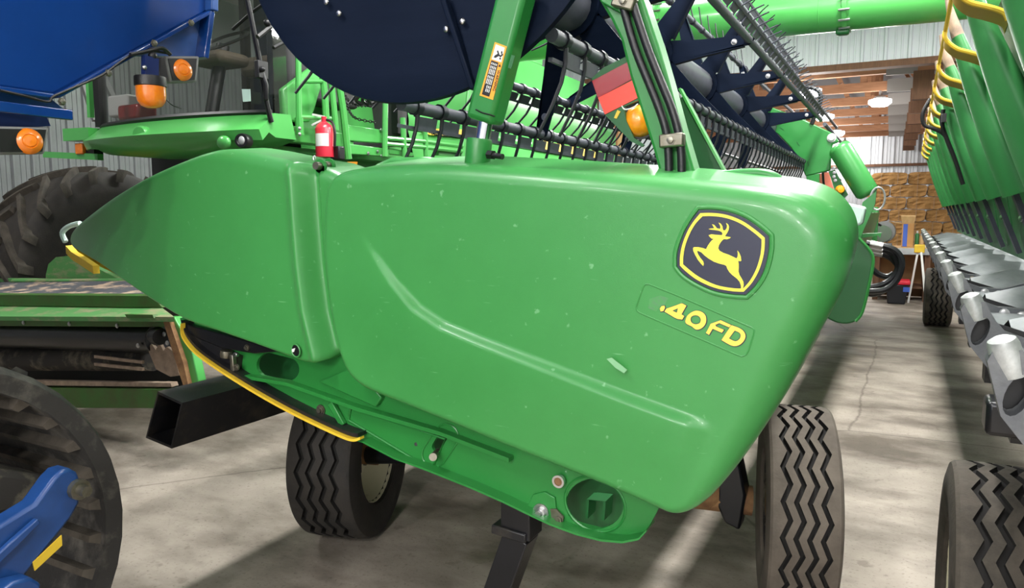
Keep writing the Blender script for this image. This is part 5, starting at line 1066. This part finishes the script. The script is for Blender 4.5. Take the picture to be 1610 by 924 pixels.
gp('yellow_reflector', [(52, 884), (97, 841), (98, 857), (55, 897)], XT+.106, -.004, 'yellow', 0, arm2)
gp('lower_arm', [(-40, 960), (20, 915), (50, 908), (66, 918), (60, 940), (-20, 990)], XT+.16, -.06, 'blue_frame', .008, arm2)
p = P(121, 768, X=XT+.1); obj('arm_bolt', MB().lathe([(0, .05), (.016, .05), (.018, .02), (.03, .02), (.03, 0), (0, 0)], p, (1, 0, 0), 12), 'zinc', arm2)
# cart frame carrying the hopper
obj('cart_axle', MB().bb((XT-3.2, .0, .6), (XT-.28, .25, .85)), 'blue_frame', gc); obj('cart_post', MB().bb((XT-1.2, -.1, .8), (XT-.9, .35, 2.2)), 'blue_frame', gc); obj('cart_post', MB().bb((XT-2.2, -.1, .8), (XT-1.9, .35, 2.2)), 'blue_frame', gc); obj('cart_tongue', MB().bb((XT-1.7, -7.5, .6), (XT-1.4, .1, .85)), 'blue_frame', gc); obj('cart_post', MB().bb((XT-1.75, -5.6, .8), (XT-1.35, -5.2, 2.2)), 'blue_frame', gc); obj('parking_stand', MB().bb((XT-1.62, -7.2, 0), (XT-1.48, -7.06, .62)), 'blue_frame', gc)
# ================================================================ CORN HEAD on the right, snouts folded up
ch = thing('corn_head', 'green corn head with folded-up snouts and grey row units along the right edge', 'corn head', (.7, 5.5, 0))
RY = [1.5+.76*k for k in range(13)]; TX, TZ = .205, 1.315; ch.rotation_euler.z = math.radians(-.45)
tipm = MB(); tipm.lathe([(0, .045), (.012, .045), (.022, .04), (.025, .03), (.026, -.025)], (0, 0, 0), (-.35, -.15, 1), 16); tip_me = tipm.mesh('roll_tip', 'worn_white')
cas = MB(); KS = .72
co = [(-.045, -.0), (-.03, .04), (.03, .03), (.06, -.03), (.10, -.075), (.17, -.10), (.28, -.105), (.40, -.06), (.42, -.2), (.3, -.27), (.15, -.27), (.06, -.22), (-.01, -.13)]
ho = [(.02+.026*math.cos(a)+.012*math.sin(a), -.075+.052*math.sin(a)) for a in [2*PI*i/16 for i in range(16)]]; ho2 = [(.12+.02*math.cos(a), -.135+.024*math.sin(a)) for a in [2*PI*i/12 for i in range(12)]]
cas.plate([[V((a*KS, -.03, b*KS)) for a, b in l] for l in (co, ho, ho2)], (0, .05, 0)); cas_me = cas.mesh('row_casting', 'cast_grey', True, 30)
back_me = MB().prism([(-.02, .03, .0), (.045, .03, -.035), (.21, .03, -.085), (.21, .03, -.18), (.045, .03, -.145), (-.005, .03, -.085)], (0, .01, 0)).mesh('casting_back', 'black_plain')
web = MB(); web.add([(.05, .0, -.03), (.12, .0, -.075), (.12, .76, -.075), (.05, .76, -.03), (.05, 0, -.18), (.05, .76, -.18)], [(0, 1, 2, 3), (0, 3, 5, 4)]); 
dk = MB(); dk.grid([[V((.10, .03, -.09)), V((.10, .22, -.05)), V((.10, .40, -.10)), V((.10, .73, -.09))], [V((.24, .03, -.09)), V((.26, .25, -.005)), V((.26, .5, -.08)), V((.24, .73, -.09))], [V((.5, .03, -.06)), V((.52, .3, -.03)), V((.52, .5, -.05)), V((.5, .73, -.06))], [V((.8, .03, .0)), V((.8, .3, .0)), V((.8, .5, .0)), V((.8, .73, .0))]]); dk_me = dk.mesh('deck_plate', 'deck_grey', True, 25)
fl = MB(); fl.add([(.07, .02, -.1), (.3, .02, -.1), (.3, .74, -.1), (.07, .74, -.1), (.07, .02, -.22), (.3, .02, -.24), (.3, .74, -.24), (.07, .74, -.22)], [(0, 1, 2, 3), (4, 5, 6, 7), (0, 1, 5, 4), (1, 2, 6, 5), (2, 3, 7, 6), (3, 0, 4, 7)]); fl_me = fl.mesh('roll_cover', 'black_plain', False)
# snout: tapered shell from the hinge to the worn tip
B0 = V((.415, 0, 1.64)); T0 = V((.105, 0, 2.48)); axs = (T0-B0); sl_ = axs.length; ad = axs.normalized(); nd = V((-ad.z, 0, ad.x))
if nd.x > 0: nd = -nd
def snout_rows(t0, t1, n, curl):
    rows = []
    for i in range(n+1):
        t = t0+(t1-t0)*i/n; w_ = .12*(1-t**2.2)+.012; d_ = .06*(1-t**1.7)+.01; c = B0+axs*t+nd*(-.04*(1-t))-nd*curl*t**4
        rows.append([c+V((0, w_*math.cos(a), 0))+nd*d_*(math.sin(a) if math.sin(a) > 0 else .8*math.sin(a)) for a in [2*PI*j/24 for j in range(24)]])
    return rows
mb = MB(); r_ = snout_rows(0, .8, 14, .03); mb.grid(r_, True); mb.f.append(tuple(range(23, -1, -1))); sn_me = mb.mesh('snout', 'snout_green', True, 60)
mb = MB(); r_ = snout_rows(.8, 1, 7, .03); mb.grid(r_, True); nv = len(mb.v); mb.f.append(tuple(nv-24+i for i in range(24))); st_me = mb.mesh('snout_tip', 'tan_dust', True, 60)
mb = MB(); mb.beam(V((.38, 0, 1.77)), V((.545, 0, 1.36)), .07, .022, up=(1, 0, .3)); strap_me = mb.mesh('hinge_strap', 'strap_grey')
mb = MB(); mb.prism([(.46, -.36, 1.9), (.46, .36, 1.9), (.58, .36, 1.32), (.58, -.36, 1.32)], (.02, 0, .004)); inner_me = mb.mesh('hinge_panel', 'dark_green', False)
mb = MB(); mb.prism([B0-nd*.16+V((0, -.385, 0)), B0-nd*.16+V((0, .385, 0)), B0+axs*.74-nd*.10+V((0, .385, 0)), B0+axs*.74-nd*.10+V((0, -.385, 0))], -nd*.012); gap_sheet_me = mb.mesh('dark_gap_sheet', 'dark_green', False)  # dark sheet added behind the snouts to darken the gaps between them
pdl0 = PP([(1493, 48), (1492, 56), (1498, 66), (1512, 76), (1530, 81), (1546, 86), (1555, 91), (1558, 99)], Y=3.58); pdl = [p-V((0, 3.78, 0)) for p in spline(pdl0, 4)]
mb = MB(); mb.strip(pdl, (0, .10, -.02), (.004, 0, .008)); pd_me = mb.mesh('stalk_lifter', mat('yellow_bare', 'b8963c', .5))
mb = MB(); mb.tube(pdl, .009, 8); pe_me = mb.mesh('lifter_edge', 'yellow')
mb = MB(); s0_ = pdl[0]; mb.tube([s0_+V((0, 0, 0)), s0_+V((.012, -.3, .10)), s0_+V((0, -.66, .02)), s0_+V((0, -.76, 0))], .008, 6); rod_me = mb.mesh('lifter_rod', 'yellow')
for k, y in enumerate(RY):
    e = bpy.data.objects.new('row_unit', None); C.objects.link(e); e.parent = ch; e.location = V((TX, y, TZ))-wloc(ch)
    o = V((TX, y, TZ)); inst('row_casting', cas_me, e, o); inst('casting_back', back_me, e, o); inst('roll_tip', tip_me, e, o+V((0, -.01, 0)))
    inst('deck_plate', dk_me, e, o); inst('roll_cover', fl_me, e, o)
    for bx, bz in ((.14, -.09), (.19, -.097), (.25, -.085)): inst('bolt', BOLT if k > 3 else RIVET, e, o+V((bx, -.031, bz)))
    inst('hinge_panel', inner_me, e, (0, y, 0)); inst('dark_gap_sheet', gap_sheet_me, e, (0, y, 0))
    if k >= 1:
        s_ = inst('snout', sn_me, e, (0, y, 0)); inst('snout_tip', st_me, e, (0, y, 0)); inst('hinge_strap', strap_me, e, (0, y, 0))
        for q_ in (.07, .55): p = V((.38, y, 1.77)).lerp(V((.545, y, 1.36)), q_); inst('bolt', RIVET, e, p+V((-.012, -.0, -.002)), Quaternion((0, 0, 1), -1.2))
        inst('stalk_lifter', pd_me, e, (0, y, 0)); inst('lifter_edge', pe_me, e, (0, y, 0))
        if k >= 2: inst('lifter_rod', rod_me, e, (0, y, 0))
obj('back_wall', MB().bb((.98, 1.2, .7), (1.06, RY[-1]+.5, 1.9)), 'dark_green', ch); obj('frame_beam', MB().bb((.85, 1.2, .72), (1.15, RY[-1]+.5, .98)), 'snout_green', ch, bevel=.01)
for k, y in enumerate(RY): obj('row_leg', MB().bb((.3, y-.05, .98), (1.0, y+.05, 1.08)), 'black_plain', ch)
mb = MB(); mb.tube(spline(PP([(1462, 155), (1450, 178), (1452, 196), (1466, 202), (1484, 212), (1500, 240), (1520, 285)], Y=6.0), 5), .013, 8); obj('sensor_hose', mb, 'hose', ch)
mb = MB(); mb.tube(spline(PP([(1484, 172), (1482, 195), (1490, 220), (1502, 250), (1515, 290)], Y=5.2), 5), .012, 8); mb.box(P(1485, 185, Y=5.15), (.025, .03, .05)); obj('sensor_cable', mb, 'black_plain', ch)
# ---------------------------------------------------------------- trailer under the corn head
tr = thing('header_trailer', 'black header trailer with ribbed tires under the corn head', 'trailer', (.6, 5.5, 0))
obj('rail', MB().bb((.62, 1.3, .60), (.74, 12.2, .72)), 'black_paint', tr, bevel=.006); obj('rail', MB().bb((1.35, 1.3, .60), (1.47, 12.2, .72)), 'black_paint', tr, bevel=.006)
def twheel(ctr, R, W, side):
    e = bpy.data.objects.new('trailer_wheel', None); C.objects.link(e); e.parent = tr; e.location = V(ctr)-wloc(tr)
    inst('tire', tyre_mesh(R, W, 22, 4, .014, .013, 'rubber_dusty_lit'), e, ctr); inst('rim', rim_mb(R, W, side).mesh('rim', 'cream'), e, ctr)
    obj('stub_axle', MB().cyl((ctr[0], ctr[1], R), (ctr[0]+.5, ctr[1], R+.1), .04, 10), 'black_paint', e)
p = P(1572, 730, D=2.2); twheel((p.x+.02, p.y, .4), .4, .3, -1)
p = P(1472, 511, Z=0); twheel((p.x, p.y, .4), .4, .34, -1)
twheel((1.55, 3.0, .4), .4, .3, 1); twheel((1.6, p.y, .4), .4, .34, 1)
a = P(1550, 658, Y=2.05); mb = MB(); mb.box((a.x+.36, 2.1, a.z), (.72, .1, .085)); obj('rest_bar', mb, 'black_paint', tr, bevel=.012)
obj('rest_bar_bolt', MB().cyl((a.x+.1, 2.045, a.z-.01), (a.x+.1, 2.03, a.z-.01), .01, 8), 'black_plain', tr)
for y in (2.1, 6, 10.5): obj('cross_post', MB().bb((.62, y-.05, .7), (.74, y+.05, .99)), 'black_paint', tr); obj('cross_bar', MB().bb((.7, y-.05, .62), (1.4, y+.05, .7)), 'black_paint', tr)
